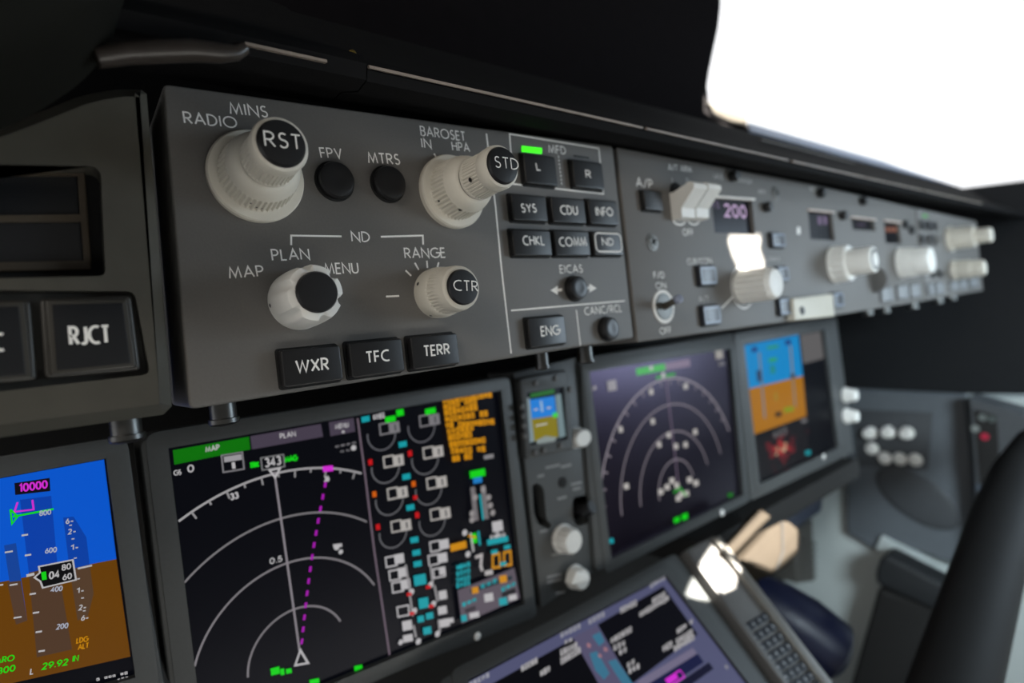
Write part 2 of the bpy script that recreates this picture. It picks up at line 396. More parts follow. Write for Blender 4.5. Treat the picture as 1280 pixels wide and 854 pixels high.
# ------------------------------------------------------------------ common controls
def button(parent, fr, px4, h=.004, rad=.0012, m=None, face=None, name='push_button', rim=None):
    """px4 = (x0, y0, x1, y1) of the front face in the photograph."""
    x0, y0, x1, y1 = px4; ym = (y0 + y1) / 2; xm = (x0 + x1) / 2
    u0 = fr.px(x0, ym, h)[0]; u1 = fr.px(x1, ym, h)[0]; v1 = fr.px(xm, y0, h)[1]; v0 = fr.px(xm, y1, h)[1]
    b = MB()
    b.slab(fr, rrect(u0, v0, u1, v1, rad), 0, h, .0007, steps=3)
    b = b.build(name, m or BLACK, parent)
    s = MB(); e = .0011
    s.slab(fr, rrect(u0 - e, v0 - e, u1 + e, v1 + e, rad * 1.2), 0, .0006, .0003)
    s.build('surround', DEEP, b)
    if rim:
        mb = MB(); i = min(u1 - u0, v1 - v0) * .12
        mb.ribbon(fr, rrect(u0 + i, v0 + i, u1 - i, v1 - i, rad), i * 1.1, h + .0001, closed=True)
        mb.build('face_outline', rim, b, False)
    return b
def round_button(parent, fr, c, r, h=.005, m=None, name='round_button'):
    u, v = fr.px(*c)
    b = MB().lathe(fr, u, v, [(r, 0), (r, h * .7), (r * .93, h * .9), (r * .75, h), (r * .4, h * .96), (0, h * .94)], 40).build(name, m or BLACK, parent)
    MB().lathe(fr, u, v, [(r * 1.12, 0), (r * 1.12, .0005), (r, .0006)], 40).build('surround', DEEP, b)
    return b
def pips(parent, fr, u, v, r, items, m=None):
    """small paint pips on a knob barrel: (angle in degrees, height, size)"""
    mb = MB()
    for a, w, s in items:
        t = math.radians(a); d = s / r * .5
        q = []
        for k in range(10):
            q.append((t + d * math.cos(2 * math.pi * k / 10), w + s * .55 * math.sin(2 * math.pi * k / 10)))
        vs = [fr.at(u + (r + .0002) * math.cos(a_), v + (r + .0002) * math.sin(a_), w_) for a_, w_ in q]
        mb.add(vs, [list(range(len(vs)))])
    return mb.build('index_pip', m or SOOT, parent, False)
def lean(fr, c, tip, h):
    """the small lean of a knob whose base centre and top centre sit at these pixels"""
    b = fr.px(*c); t = fr.px(tip[0], tip[1], h); return ((t[0] - b[0]) / h, (t[1] - b[1]) / h)
def dual_knob(parent, fr, c, tip, h, word, wl, hcap, pip1=(), pip2=()):
    """wide skirt, knurled outer barrel, knurled inner barrel, black push cap with white word"""
    u, v = fr.px(*c); k = dict(hs=h / .0381, tilt=lean(fr, c, tip, h)); hs = k['hs']; tl = k['tilt']
    kb = MB().lathe(fr, u, v, [(.0216, 0), (.0216, .0022), (.0209, .003), (.0172, .0034)], 96, **k).build('rotary_knob', CREAM, parent)
    MB().lathe(fr, u, v, [(.0176, .003), (.0176, .0034), (.0174, .0036), (.0164, .0122), (.0161, .0124), (.0157, .0138), (.0147, .0158), (.0132, .0176), (.0120, .0184), (.0112, .0185)], 352, (44, .0008, .0035, .0123), **k).build('outer_barrel', CREAM, kb)
    MB().lathe(fr, u, v, [(.0108, .0175), (.0109, .0192), (.0119, .0194), (.0119, .0205), (.0118, .0207), (.0113, .0298), (.0113, .030), (.0117, .0305), (.0118, .0342), (.0112, .0358), (.0100, .0362), (.0097, .0356)], 240, (40, .0005, .0206, .0299), **k).build('inner_barrel', CREAM, kb)
    MB().lathe(fr, u, v, [(.0098, .035), (.0098, .0368), (.0092, .0376), (.0060, .0380), (0, .0381)], 64, **k).build('push_cap', BLACK, kb)
    MB().lathe(fr, u, v, [(.0113, .0180), (.0113, .0190)], 64, **k).build('seam', DEEP, kb)
    pL, pR = wl
    letters(MB(), fr, word, pL, pR, hcap, h + .0003, .10).build('legend', INK, kb, False)
    for its, r in ((pip1, .0166), (pip2, .0119)):
        for a, w, sz in its: pips(kb, fr, u + tl[0] * w * hs, v + tl[1] * w * hs, r, [(a, w * hs, sz)])
    return kb

# ------------------------------------------------------------------ EFIS control panel (sharpest, nearest)
ef = thing('display_control_panel', 'grey control panel with cream RST, STD and CTR knobs, nearest the camera', 'control panel', GP.at(.19, -.014))
outline = round_poly(poly_px(GP, [(203, 104), (766, 182.5), (792.5, 423), (237, 512)]), .003)
m = MB(); m.slab(GP, outline, -.05, 0, .0012, steps=3); m.build('face_plate', PANEL, ef)
for s, a, b, h in [('RADIO', (230, 154.5), (297.5, 161), 15), ('MINS', (287.5, 143), (336, 147.5), 15), ('FPV', (401, 198), (429, 198.5), 13.5), ('MTRS', (460.5, 204.5), (501, 206.5), 14),
                   ('ND', (439.5, 302.5), (463, 303), 13.5), ('PLAN', (340, 326.5), (388, 325), 15), ('MAP', (286.5, 349), (331, 346), 15), ('MENU', (406, 343.5), (449, 342), 14.5), ('RANGE', (506, 323.5), (557.5, 322.5), 13.5),
                   ('BAROSET', (526, 170), (582.5, 177), 12.5), ('IN', (527, 185), (540, 186.5), 12.5), ('HPA', (565.5, 188.5), (588, 190.5), 11.5), ('MFD', (686, 191.5), (708, 193.5), 10.5),
                   ('EICAS', (700, 342), (729, 341), 10.5), ('CANC/RCL', (731, 394.5), (778, 390), 10)]:
    legend(ef, GP, s, a, b, h)
lines(ef, GP, [[(364, 306.5), (364, 294.5), (427, 295.5)]], 2.4); lines(ef, GP, [[(476, 296), (528.5, 294.5), (529, 306)]], 2.4)
for a, b in [((507, 338), (514, 345)), ((518.5, 328.5), (523.5, 337.5)), ((533.5, 326), (534.3, 335)), ((548.5, 328), (546, 336.5)), ((482.5, 370.8), (499, 370)), ((542.5, 192), (549, 203)), ((293.5, 168), (296, 174))]:
    lines(ef, GP, [[a, b]], 2.3, name='index_mark')
lines(ef, GP, [[(608, 167), (619.5, 259), (627.3, 340), (639, 442)]], 2.2)
lines(ef, GP, [[(641, 222), (637, 167.5), (748.5, 185.5), (754.5, 242.5), (641, 230)]], 2.0)
lines(ef, GP, [[(639, 388.3), (781, 376.2)]], 2.0); lines(ef, GP, [[(720.5, 387.5), (725.5, 432)]], 1.8)
lines(ef, GP, [[(698 + 4.5 * t / 8, 194.5 + 38.5 * t / 8), (698 + 4.5 * (t + .55) / 8, 194.5 + 38.5 * (t + .55) / 8)] for t in range(8)], 1.3)
for q in ([(688, 363), (697, 357.5), (697, 361.2), (702.5, 360.5), (702.5, 364), (697, 364.8), (697, 368.5)], [(745.5, 360.5), (736.5, 354.5), (736.5, 358), (733, 358.4), (733, 362), (736.5, 361.8), (736.5, 366)]):
    m = MB(); m.fill(GP, [ccw(poly_px(GP, q))], .00012); m.build('arrow_mark', INK, ef, False)
dual_knob(ef, GP, (320, 222), (353.7, 177.5), .043, 'RST', ((331, 183), (378, 188)), 19.5, [(-112, .0085, .0012), (-100, .0062, .0016), (-93, .0062, .0009)])
dual_knob(ef, GP, (564, 241), (631, 205.5), .049, 'STD', ((619, 209.5), (649, 213)), 14.5, [(-150, .006, .0018), (-115, .0125, .0022)], [(-160, .026, .0026)])
# map / plan knob: smooth fluted body, plain black cap
u, v = GP.px(373, 376); HK = .0286; HS = HK / .0254; TL = lean(GP, (373, 376), (398, 364.5), HK)
k = MB(); n = 96; prf = [(.0143, 0), (.0143, .006), (.0140, .013), (.0134, .0195), (.0126, .0222), (.0108, .0230)]
vs = []
for j, (r, w) in enumerate(prf):
    for i in range(n):
        a = 2 * math.pi * i / n; fl = max(0, math.cos(a * 6 + 1.9) - .35) / .65
        rr = r - (.0022 * fl ** .7 * max(0, min(1, (w - .005) / .012)) if w > .004 else 0)
        vs.append(GP.at(u + rr * math.cos(a) + TL[0] * w * HS, v + rr * math.sin(a) + TL[1] * w * HS, w * HS))
fs = [(j * n + i, j * n + (i + 1) % n, (j + 1) * n + (i + 1) % n, (j + 1) * n + i) for j in range(len(prf) - 1) for i in range(n)]
fs.append([(len(prf) - 1) * n + i for i in range(n)])
k.add(vs, fs); kb = k.build('rotary_knob', WHITEK, ef)
MB().lathe(GP, u, v, [(.0094, .0215), (.0094, .0243), (.0088, .0252), (.0055, .0254), (0, .0254)], 48, hs=HS, tilt=TL).build('push_cap', BLACK, kb)
pips(kb, GP, u, v, .0144, [(-172, .0035, .0020)])
# range knob
u, v = GP.px(545, 367); HK = .0290; KW = dict(hs=HK / .0226, tilt=lean(GP, (545, 367), (580.5, 358.5), HK))
kb = MB().lathe(GP, u, v, [(.0142, 0), (.0144, .004), (.0138, .0075), (.0132, .0085), (.0130, .0088), (.0128, .0135), (.0126, .0138), (.0124, .0175), (.0117, .0200), (.0104, .0208)], 240, (40, .0004, .0087, .0136), **KW).build('rotary_knob', CREAM, ef)
MB().lathe(GP, u, v, [(.0096, .0195), (.0096, .0216), (.0090, .0224), (.0055, .0226), (0, .0226)], 48, **KW).build('push_cap', BLACK, kb)
letters(MB(), GP, 'CTR', (567, 363.5), (598, 365), 14, .0293, .115).build('legend', INK, kb, False)
pips(kb, GP, u, v, .0142, [(158, .004, .0022), (-118, .003, .0019), (-88, .010, .0010)])
round_button(ef, GP, (418, 227), .0093); round_button(ef, GP, (484.5, 230.5), .0092)
round_button(ef, GP, (717.5, 361), .0083, .006); round_button(ef, GP, (758, 411.5), .0083, .006)
def word_button(px4, s, a, b, h, outl=False, hh=.0042):
    bt = button(ef, GP, px4, hh, .0014)
    letters(MB(), GP, s, a, b, h, hh + .0001, .15).build('legend', INK, bt, False)
    return bt
word_button((353, 434.5, 427.5, 480.5), 'WXR', (370, 467), (412, 463), 17, hh=.006)
word_button((438, 425.5, 504.5, 469), 'TFC', (458, 455), (488, 451.5), 15.5, hh=.006)
word_button((515, 418.5, 573.5, 459), 'TERR', (530, 446.5), (563, 443), 14.5, hh=.006)
word_button((641, 243.5, 683.5, 276), 'SYS', (652, 266), (671.5, 266), 11.5)
word_button((690.5, 247.5, 731.5, 278.5), 'CDU', (701, 268.5), (723, 269), 12)
word_button((737, 250, 772, 280.5), 'INFO', (745, 270), (767, 270.5), 11)
word_button((642, 287, 689, 319.5), 'CHKL', (654, 307), (681.5, 307), 12.5)
word_button((694, 288, 737, 319.5), 'COMM', (699.5, 308.5), (734, 308), 12)
nb = word_button((742.5, 290, 778.5, 319), 'ND', (753, 307.5), (767.5, 307.5), 10)
u0, v0 = GP.px(745.8, 314.5, .0043); u1, v1 = GP.px(775.5, 292.5, .0043)
MB().ribbon(GP, rrect(u0, v0, u1, v1, .0035), .0011, .0043, closed=True).build('face_outline', INK, nb, False)
word_button((656.5, 193.5, 695.5, 230.5), 'L', (671, 213.5), (676.5, 213.5), 10)
word_button((717.5, 201.5, 754, 235), 'R', (732.5, 222.5), (739.5, 223), 10)
word_button((661.5, 396, 707.5, 432.5), 'ENG', (676.5, 421), (700, 418.5), 13)
for px4, mt, nm in (((652, 182.5, 677, 192.5), GREENLAMP, 'indicator_light'), ((717, 194, 736, 198.5), SOOT, 'indicator_light')):
    x0, y0, x1, y1 = px4; a = poly_px(GP, [(x0, y0), (x1, y0 + 2.8), (x1, y1), (x0, y1 - 2.8)])
    m = MB(); m.slab(GP, ccw(a), -.001, .0004, .0001); m.build(nm, mt, ef, label='lit green indicator light' if mt is GREENLAMP else 'unlit dark indicator light')
def thumbscrew(parent, cx, ytop, ybot, wpx, y):
    fr = Frame((0, y, 0), (1, 0, 0), (0, 0, 1)); u0, v1 = fr.px(cx, ytop); u1, v0 = fr.px(cx, ybot); r = wpx * fr.mpp(cx, ytop) / 2
    F = Frame(fr.at(u1, v0), (1, 0, 0), (0, -1, 0)); L = (v1 - v0) + .004
    MB().lathe(F, 0, 0, [(r * .6, 0), (r * .92, -.0008), (r, -.0016)][::1] and [(r * .6, 0), (r * .9, -.0006), (r, -.0014), (r, -.0034), (r * .86, -.0036), (r * .86, -L)], 32).build('thumbscrew', METAL, parent)
thumbscrew(ef, 281, 503, 532, 36, .015); thumbscrew(ef, 679, 446, 463, 19, .02); thumbscrew(ef, 733, 440, 455, 22, .02)

# ------------------------------------------------------------------ autopilot panel (blurred, middle)
mc = thing('autopilot_panel', 'long grey autopilot panel with small digit windows and white knobs', 'control panel', GP.at(.68, -.015))
mout = poly_px(GP, [(770.5, 183.5), (1020, 231), (1150, 261), (1150, 377), (1043, 394.5), (797, 428)])
mout[2] = (1.012, mout[2][1]); mout[3] = (1.012, mout[3][1])
WIN = [[(889, 247.5), (940, 251), (944, 293), (893.5, 291)], [(1010, 264), (1040, 267), (1044, 301), (1013, 299)], [(1064, 273), (1092, 276), (1095, 289), (1066, 287)], [(1105, 277), (1124, 279.5), (1127.5, 305), (1107, 304)]]
wh = [poly_px(GP, q) for q in WIN]
m = MB(); m.slab(GP, round_poly(mout, .002), -.05, 0, .0012, wh, steps=3); m.build('face_plate', PANEL, mc)
for i, q in enumerate(wh):
    c = Vector((sum(x for x, y in q) / 4, sum(y for x, y in q) / 4)); big = [tuple(c + (Vector(x) - c) * 1.04) for x in q]
    m = MB(); m.slab(GP, ccw(big), -.008, -.004); d = m.build('digit_window', SCREEN, mc)
    t = MB()
    pink = ecol(188, 160, 196); dim = ecol(104, 88, 116); am = ecol(140, 90, 70)
    if i == 0:
        letters(t, GP, 'IAS', (884, 259), (900, 261), 9, -.0038, .16, 1); letters(t, GP, '200', (906, 271.5), (934, 273.5), 17, -.0038, .17, 0)
    elif i == 1: [t.slab(GP, ccw(poly_px(GP, [(x, 270), (x + 4.5, 270.6), (x + 5.2, 281), (x + .7, 280.4)], -.0038)), -.004, -.0038, 0, (), 1) for x in (1022, 1029)]
    elif i == 3: [t.slab(GP, ccw(poly_px(GP, [(x, 284), (x + 3.4, 284.4), (x + 3.8, 290), (x + .4, 289.6)], -.0038)), -.004, -.0038, 0, (), 2) for x in (1107, 1112, 1117)]
    else: letters(t, GP, '-', (1072, 284), (1082, 284), 6, -.0038, .2, 1)
    t.build('digits', [pink, dim, am], d, False)
    a, b = Vector(q[0]), Vector(q[1]); e = (b - a) * .02
    m = MB(); h = .0018
    m.slab(GP, ccw([tuple(a - e), tuple(b + e), tuple(b + e + Vector((0, h))), tuple(a - e + Vector((0, h)))]), 0, .003, .0005); m.build('window_hood', mat('peach_hood_strip', (.72, .60, .53), .5) if i else INK, d, label='pale hood strip over the digit window')
for s, a, b, h in [('A/P', (795.5, 233.5), (816.5, 236.5), 12), ('A/T ARM', (835.5, 213), (865, 216), 8), ('L', (840.5, 229), (844, 229.5), 7), ('R', (858, 230), (862, 230.5), 7), ('OFF', (853.5, 294.5), (867, 295), 8.5),
                   ('IAS', (892, 223.5), (904, 225), 6.5), ('MACH', (922, 228), (940, 230.5), 6), ('CLB/CON', (859, 331), (890, 329.5), 7.5), ('F/D', (817.5, 348.5), (831, 348), 8.5), ('ON', (820, 361.5), (833, 361), 8.5),
                   ('OFF', (825, 418.5), (839.5, 416.5), 8.5), ('A/T', (873.5, 377.5), (886.5, 376.5), 7), ('LNAV', (958, 326), (975, 326.5), 5.5), ('HDG', (1012, 238), (1020, 239), 5), ('AUTO', (948, 241.5), (957, 242.5), 5)]:
    legend(mc, GP, s, a, b, h, m=mat('faded_white_paint', (.58, .57, .54), .6) if h < 7.2 else None)
def blue_rim(): return ecol(70, 82, 104)
RIM = mat('grey_blue_button_rim', (.20, .235, .30), .4)
DIML = mat('dark_button_face', (.022, .025, .034), .35)
for px4 in [(806, 238.5, 828.5, 262.5), (875.5, 332, 896.5, 356.5), (880, 381.5, 901.5, 406), (966, 291, 982, 309), (973, 333, 986.5, 351.5), (975.5, 372.5, 990, 394), (1043, 365.5, 1055, 384)]:
    button(mc, GP, px4, .0042, .001, DIML if px4[0] > 830 else BLACK, rim=RIM if px4[0] > 830 else None)
for c, r in [((914, 221), .0052), ((956, 259.5), .0050), ((1023.5, 242), .0055), ((1076, 252), .0055), ((1051, 270), .0055)]:
    u, v = GP.px(*c); MB().lathe(GP, u, v, [(r, 0), (r, .005), (r * .8, .007), (0, .0072)], 28).build('small_knob', BLACK, mc)
def screw(parent, fr, c, r, m=METAL):
    u, v = fr.px(*c)
    s = MB().lathe(fr, u, v, [(r * 1.3, 0), (r * 1.25, .0008), (r, .0009), (r * .85, .0018), (0, .0020)], 28).build('screw', mat('screw_head', (.13, .125, .115), .4, .6), parent)
    t = MB()
    for a in (.5, .5 + math.pi / 2): t.ribbon(fr, [(u - r * .6 * math.cos(a), v - r * .6 * math.sin(a)), (u + r * .6 * math.cos(a), v + r * .6 * math.sin(a))], r * .3, .0022)
    t.build('slot', DEEP, s, False)
screw(mc, GP, (815, 303), .0055); screw(mc, GP, (969, 242), .006)
# two paddle switches
for cx in (847.5, 865.5):
    u, _ = GP.px(cx, 265); _, vb = GP.px(cx, 269.5); vt = GP.px(cx, 240)[1]
    hw = .0092
    pr = [(.002, vb + .018), (-.004, vb + .018), (-.020, vb + .0225), (-.0235, vb + .020), (-.0235, vb + .0165), (-.010, vb + .0035), (-.0095, vb - .0035), (-.008, vb - .0045), (.002, vb - .0045)]
    p = MB().sweep(pr, u - hw, u + hw).build('paddle_switch', WHITEK, mc)
    t = MB(); t.ribbon(GP, [(u + hw * .95 * math.cos(math.radians(a)), vb - .0035 + .0042 * math.sin(math.radians(a))) for a in range(200, 345, 12)], .0014, .0002); t.build('detent_mark', INK, p, False)
    t = MB(); t.slab(GP, circle(u, vb + .0195, hw * .9, 24), 0, .0008, .0003); t.build('pivot_recess', DEEP, p)
# flight director toggle
u, v = GP.px(829, 383.5); 
tg = MB().lathe(GP, u, v, [(.0135, 0), (.0135, .0008), (.0115, .001), (.0095, -.001 + .0012)], 40).build('toggle_switch', INK, mc)
MB().lathe(GP, u, v, [(.0108, 0), (.0108, .0013), (.008, .0016), (0, .0017)], 32).build('boot', mat('toggle_nut', (.10, .098, .09), .4, .5), tg)
tip = Vector(GP.at(*GP.px(846, 375, .016), .016)); b0 = GP.at(u, v, .0012)
MB().tube([b0, b0.lerp(tip, .5), tip], [.0030, .0026, .0030], 14).build('lever', mat('toggle_lever', (.10, .09, .075), .35, .4), tg)
MB().tube([tip, tip + (tip - b0) * .22, tip + (tip - b0) * .3], [.0034, .0034, .0018], 14).build('lever_tip', mat('toggle_tip', (.30, .34, .45), .4), tg, label='blue grey toggle tip')
# speed knob with ring mark
u, v = GP.px(928, 359.5)
MB().ribbon(GP, circle(u, v, .0195, 40), .0011, .0002, closed=True).build('ring_mark', INK, mc, False)
lines(mc, GP, [[(902, 385.5), (917, 370.5)]], 1.8)
def fluted(parent, c, tip, h, prof, flutes, depth, wr, m=WHITEK, seg=144):
    u, v = GP.px(*c); kw = dict(hs=h / .02, tilt=lean(GP, c, tip, h))
    return MB().lathe(GP, u, v, prof, seg, (flutes, depth, wr[0], wr[1]), 0, **kw).build('rotary_knob', m, parent), u, v, kw
k, u, v, kw = fluted(mc, (927, 359.5), (972, 353.5), .034, [(.0150, 0), (.0155, .0008), (.0153, .001), (.0148, .0160), (.0146, .0166), (.0138, .0183), (.0120, .0194), (.006, .0199), (0, .02)], 16, .0018, (.0009, .0163))
pips(k, GP, u, v, .0154, [(75, .008, .0022)])
# heading knob
k, u, v, kw = fluted(mc, (1043, 331.5), (1095, 324), .044, [(.0215, 0), (.0215, .001), (.0212, .0012), (.0205, .0070), (.0198, .0078), (.014, .0080)], 16, .0014, (.0011, .0071))
MB().lathe(GP, u, v, [(.0150, .0078), (.0152, .010), (.0148, .0180), (.0140, .0193), (.0112, .0196), (.0110, .0188), (.0085, .0188), (.0082, .0199), (0, .02)], 96, (24, .0004, .0099, .0181), **kw).build('inner_barrel', WHITEK, k)
MB().lathe(GP, u, v, [(.0112, .0180), (.0112, .0198), (.0088, .0198)], 48, **kw).build('cap_ring', BLACK, k)
# altitude knob
k, u, v, kw = fluted(mc, (1126, 329), (1166, 325), .038, [(.0215, 0), (.0215, .001), (.0210, .0012), (.0202, .0080), (.0195, .0088), (.014, .009)], 16, .0014, (.0011, .0081))
MB().lathe(GP, u, v, [(.0185, .0088), (.0190, .0105), (.0183, .0180), (.0165, .0195), (.0100, .02), (0, .02)], 96, (20, .0008, .0104, .0181), **kw).build('inner_barrel', WHITEK, k)
# thumbwheel between
u, v = GP.px(1091, 350)
F = Frame(GP.at(u, v, .001), (0, -1, 0), (0, 0, 1))
MB().lathe(F, 0, 0, [(.0150, -.004), (.0165, -.0035), (.0165, .0035), (.0150, .004), (.004, .0042)], 60, (30, .0006, -.004, .004)).build('thumbwheel', KEYP, mc)
# disengage bar
u0, v1 = GP.px(991, 371.5, .006); u1, v0 = GP.px(1041, 398, .006)
pts = poly_px(GP, [(989.5, 373), (1039.5, 367.5), (1041.5, 395.5), (992, 401)], .006)
m = MB(); m.slab(GP, round_poly(pts, .002), 0, .008, .0015, steps=3); db = m.build('disengage_bar', mat('cream_bar', (.62, .59, .50), .5), mc, label='pale cream bar with one round black plug')
u, v = GP.px(1002.5, 388.5, .008)
MB().lathe(GP, u, v, [(.0046, .0078), (.0046, .0086), (.0036, .0090), (.0030, .0086), (0, .0086)], 28).build('plug', BLACK, db)
# small button row
for px4 in [(1104, 359.5, 1117.5, 376.5), (1124.5, 357, 1137, 373), (1141, 355.5, 1151, 371)]:
    button(mc, GP, px4, .0042, .001, mat('pale_button_face', (.24, .25, .26), .45), name='push_button')
for c in ((1085, 391), (1106, 388), (1141, 383)):
    thumbscrew(mc, c[0], c[1] - 6, c[1] + 4, 13, .012)
# lit cyan arrow mark
m = MB(); m.fill(GP, [ccw(poly_px(GP, [(996, 293), (996, 285), (998, 283), (1000, 285), (1000, 293)]))], .0002); m.build('arrow_mark', INK, mc, False)

# ------------------------------------------------------------------ officer display control panel (far right)
rf = thing('display_control_panel', 'small far grey control panel with pale stepped knobs at right end', 'control panel', GP.at(1.19, -.015))
a0 = GP.px(1145, 260)[1]; a1 = GP.px(1217, 276)[1]; b0 = GP.px(1145, 377.5)[1]; b1 = GP.px(1230, 363)[1]
m = MB(); m.slab(GP, round_poly([(1.018, b0), (1.345, b1), (1.345, a1), (1.018, a0)], .003), -.05, 0, .0012, steps=3); m.build('face_plate', PANEL, rf)
def far_knob(c, tip, h, prof, inner):
    u, v = GP.px(*c); kw = dict(hs=h / .0365, tilt=lean(GP, c, tip, h))
    k = MB().lathe(GP, u, v, prof, 120, (30, .0006, .004, .02), **kw).build('rotary_knob', CREAM, rf)
    MB().lathe(GP, u, v, inner, 96, (24, .0005, .025, .033), **kw).build('inner_barrel', CREAM, k)
far_knob((1186, 299), (1241, 293), .056, [(.0205, 0), (.0205, .003), (.0182, .0035), (.0175, .014), (.0165, .0222), (.0112, .0235)], [(.0112, .023), (.0125, .025), (.0118, .031), (.0120, .0345), (.0100, .036), (0, .0365)])
far_knob((1191, 338), (1232, 334.5), .045, [(.0165, 0), (.0165, .003), (.0150, .005), (.0145, .021), (.0130, .023), (.0112, .024)], [(.0112, .023), (.0135, .025), (.0130, .033), (.0110, .036), (0, .0365)])
u, v = GP.px(1156, 270); m = MB(); m.slab(GP, rrect(u - .011, v - .002, u + .011, v + .002), 0, .0004); m.build('indicator_light', ecol(40, 150, 50), rf, False, 'lit green indicator light')
for px4 in [(1152.5, 276, 1161, 286), (1163, 277, 1172, 287), (1153.5, 294, 1162, 304), (1164, 294, 1174, 305), (1167, 337, 1172.5, 346), (1176, 338, 1181, 346)]:
    button(rf, GP, px4, .0035, .001)
for px4 in [(1162.5, 354.5, 1169, 368.5), (1172, 353.5, 1181, 367), (1190, 351, 1198, 363), (1201, 350, 1209, 361.5), (1214, 348, 1223, 359)]:
    button(rf, GP, px4, .004, .001, mat('pale_button_face_far', (.22, .23, .24), .45))
for cx, cy in ((1173, 378), (1190, 374)): thumbscrew(rf, cx, cy - 6, cy + 2, 11, .012)
for c in ((1130, 281), (1138, 288)):
    u, v = GP.px(*c); MB().lathe(GP, u, v, [(.006, 0), (.006, .004), (.0045, .005), (0, .005)], 24).build('small_knob', BLACK, mc)

# ------------------------------------------------------------------ annunciator panel at left
an = thing('annunciator_panel', 'dark satin annunciator panel with RJCT button at the left edge', 'control panel', GP.at(-.05, -.016))
NP = Frame((0, -.006, 0), (1, 0, 0), (0, 0, 1))
out = poly_px(NP, [(-330, 250), (-330, 640), (0, 548), (206, 519), (217, 508), (185, 112), (178, 106.5), (148, 106), (120, 110), (95, 116), (60, 130), (25, 143), (0, 152), (-60, 172)])
win = round_poly(poly_px(NP, [(-170, 203), (118, 208), (126, 216), (132, 345), (-170, 352)]), .0025)
bay = round_poly(poly_px(NP, [(-250, 360), (168, 364), (188, 468), (-250, 518)]), .003)
m = MB(); m.slab(NP, out, -.05, 0, .0048, [win, bay], steps=1); m.build('face_plate', PANELL, an)
# annunciator window
m = MB(); m.slab(NP, ccw([(x * 1.0, y) for x, y in win]), -.02, -.012); m.build('recess', DEEP, an)
fw = poly_px(NP, [(-160, 210), (106, 212), (115, 337), (-160, 342)], -.009)
h1 = poly_px(NP, [(-152, 218.5), (97, 219.5), (100, 268), (-152, 271)], -.009); h2 = poly_px(NP, [(-152, 278.5), (101, 277), (105, 326), (-152, 331)], -.009)
m = MB(); m.slab(NP, round_poly(fw, .001), -.012, -.009, .0008, [h1, h2]); al = m.build('annunciator_light', BROWN, an)
m = MB(); m.slab(NP, ccw(fw), -.0119, -.0108, .0002); m.build('lens', LENS, al)
# switch bay
m = MB(); m.slab(NP, bay, -.02, -.0085); m.build('switch_bay', mat('bay_grey', (.065, .064, .058), .4, noise=.15, nscale=100), an)
def ann_switch(face, inner, label=None):
    f = poly_px(NP, face, 0); i = poly_px(NP, inner, .001)
    b = MB(); b.slab(NP, round_poly(f, .0022), -.0085, 0, .0012, steps=3); b = b.build('push_button', mat('switch_frame', (.035, .033, .029), .42), an)
    i2 = [tuple(Vector(p) * 1.0) for p in i]
    t = MB(); t.slab(NP, round_poly(ngon_inset(ccw(i), -.0018), .001), -.001, .0010, .0008); t.build('lens_frame', mat('lens_frame', (.045, .042, .036), .35), b)
    t = MB(); t.slab(NP, ccw(i), 0, .0016, .0006); t.build('lens', LENS, b)
    return b
bt = ann_switch([(49, 373), (164, 369), (176, 463), (56, 474)], [(65, 381), (153, 379), (163, 454), (71, 463)])
letters(MB(), NP, 'RJCT', (86.5, 432.5), (139.5, 429.5), 24.5, .0018, .15).build('legend', INK, bt, False)
bt = ann_switch([(-70, 378), (38, 374), (46, 476), (-70, 486)], [(-60, 386), (23, 383), (32, 468), (-60, 478)])
letters(MB(), NP, 'CANC', (-54, 442), (7, 439.5), 24.5, .0018, .15).build('legend', INK, bt, False)
thumbscrew(an, 160, 528, 553, 40, .008)

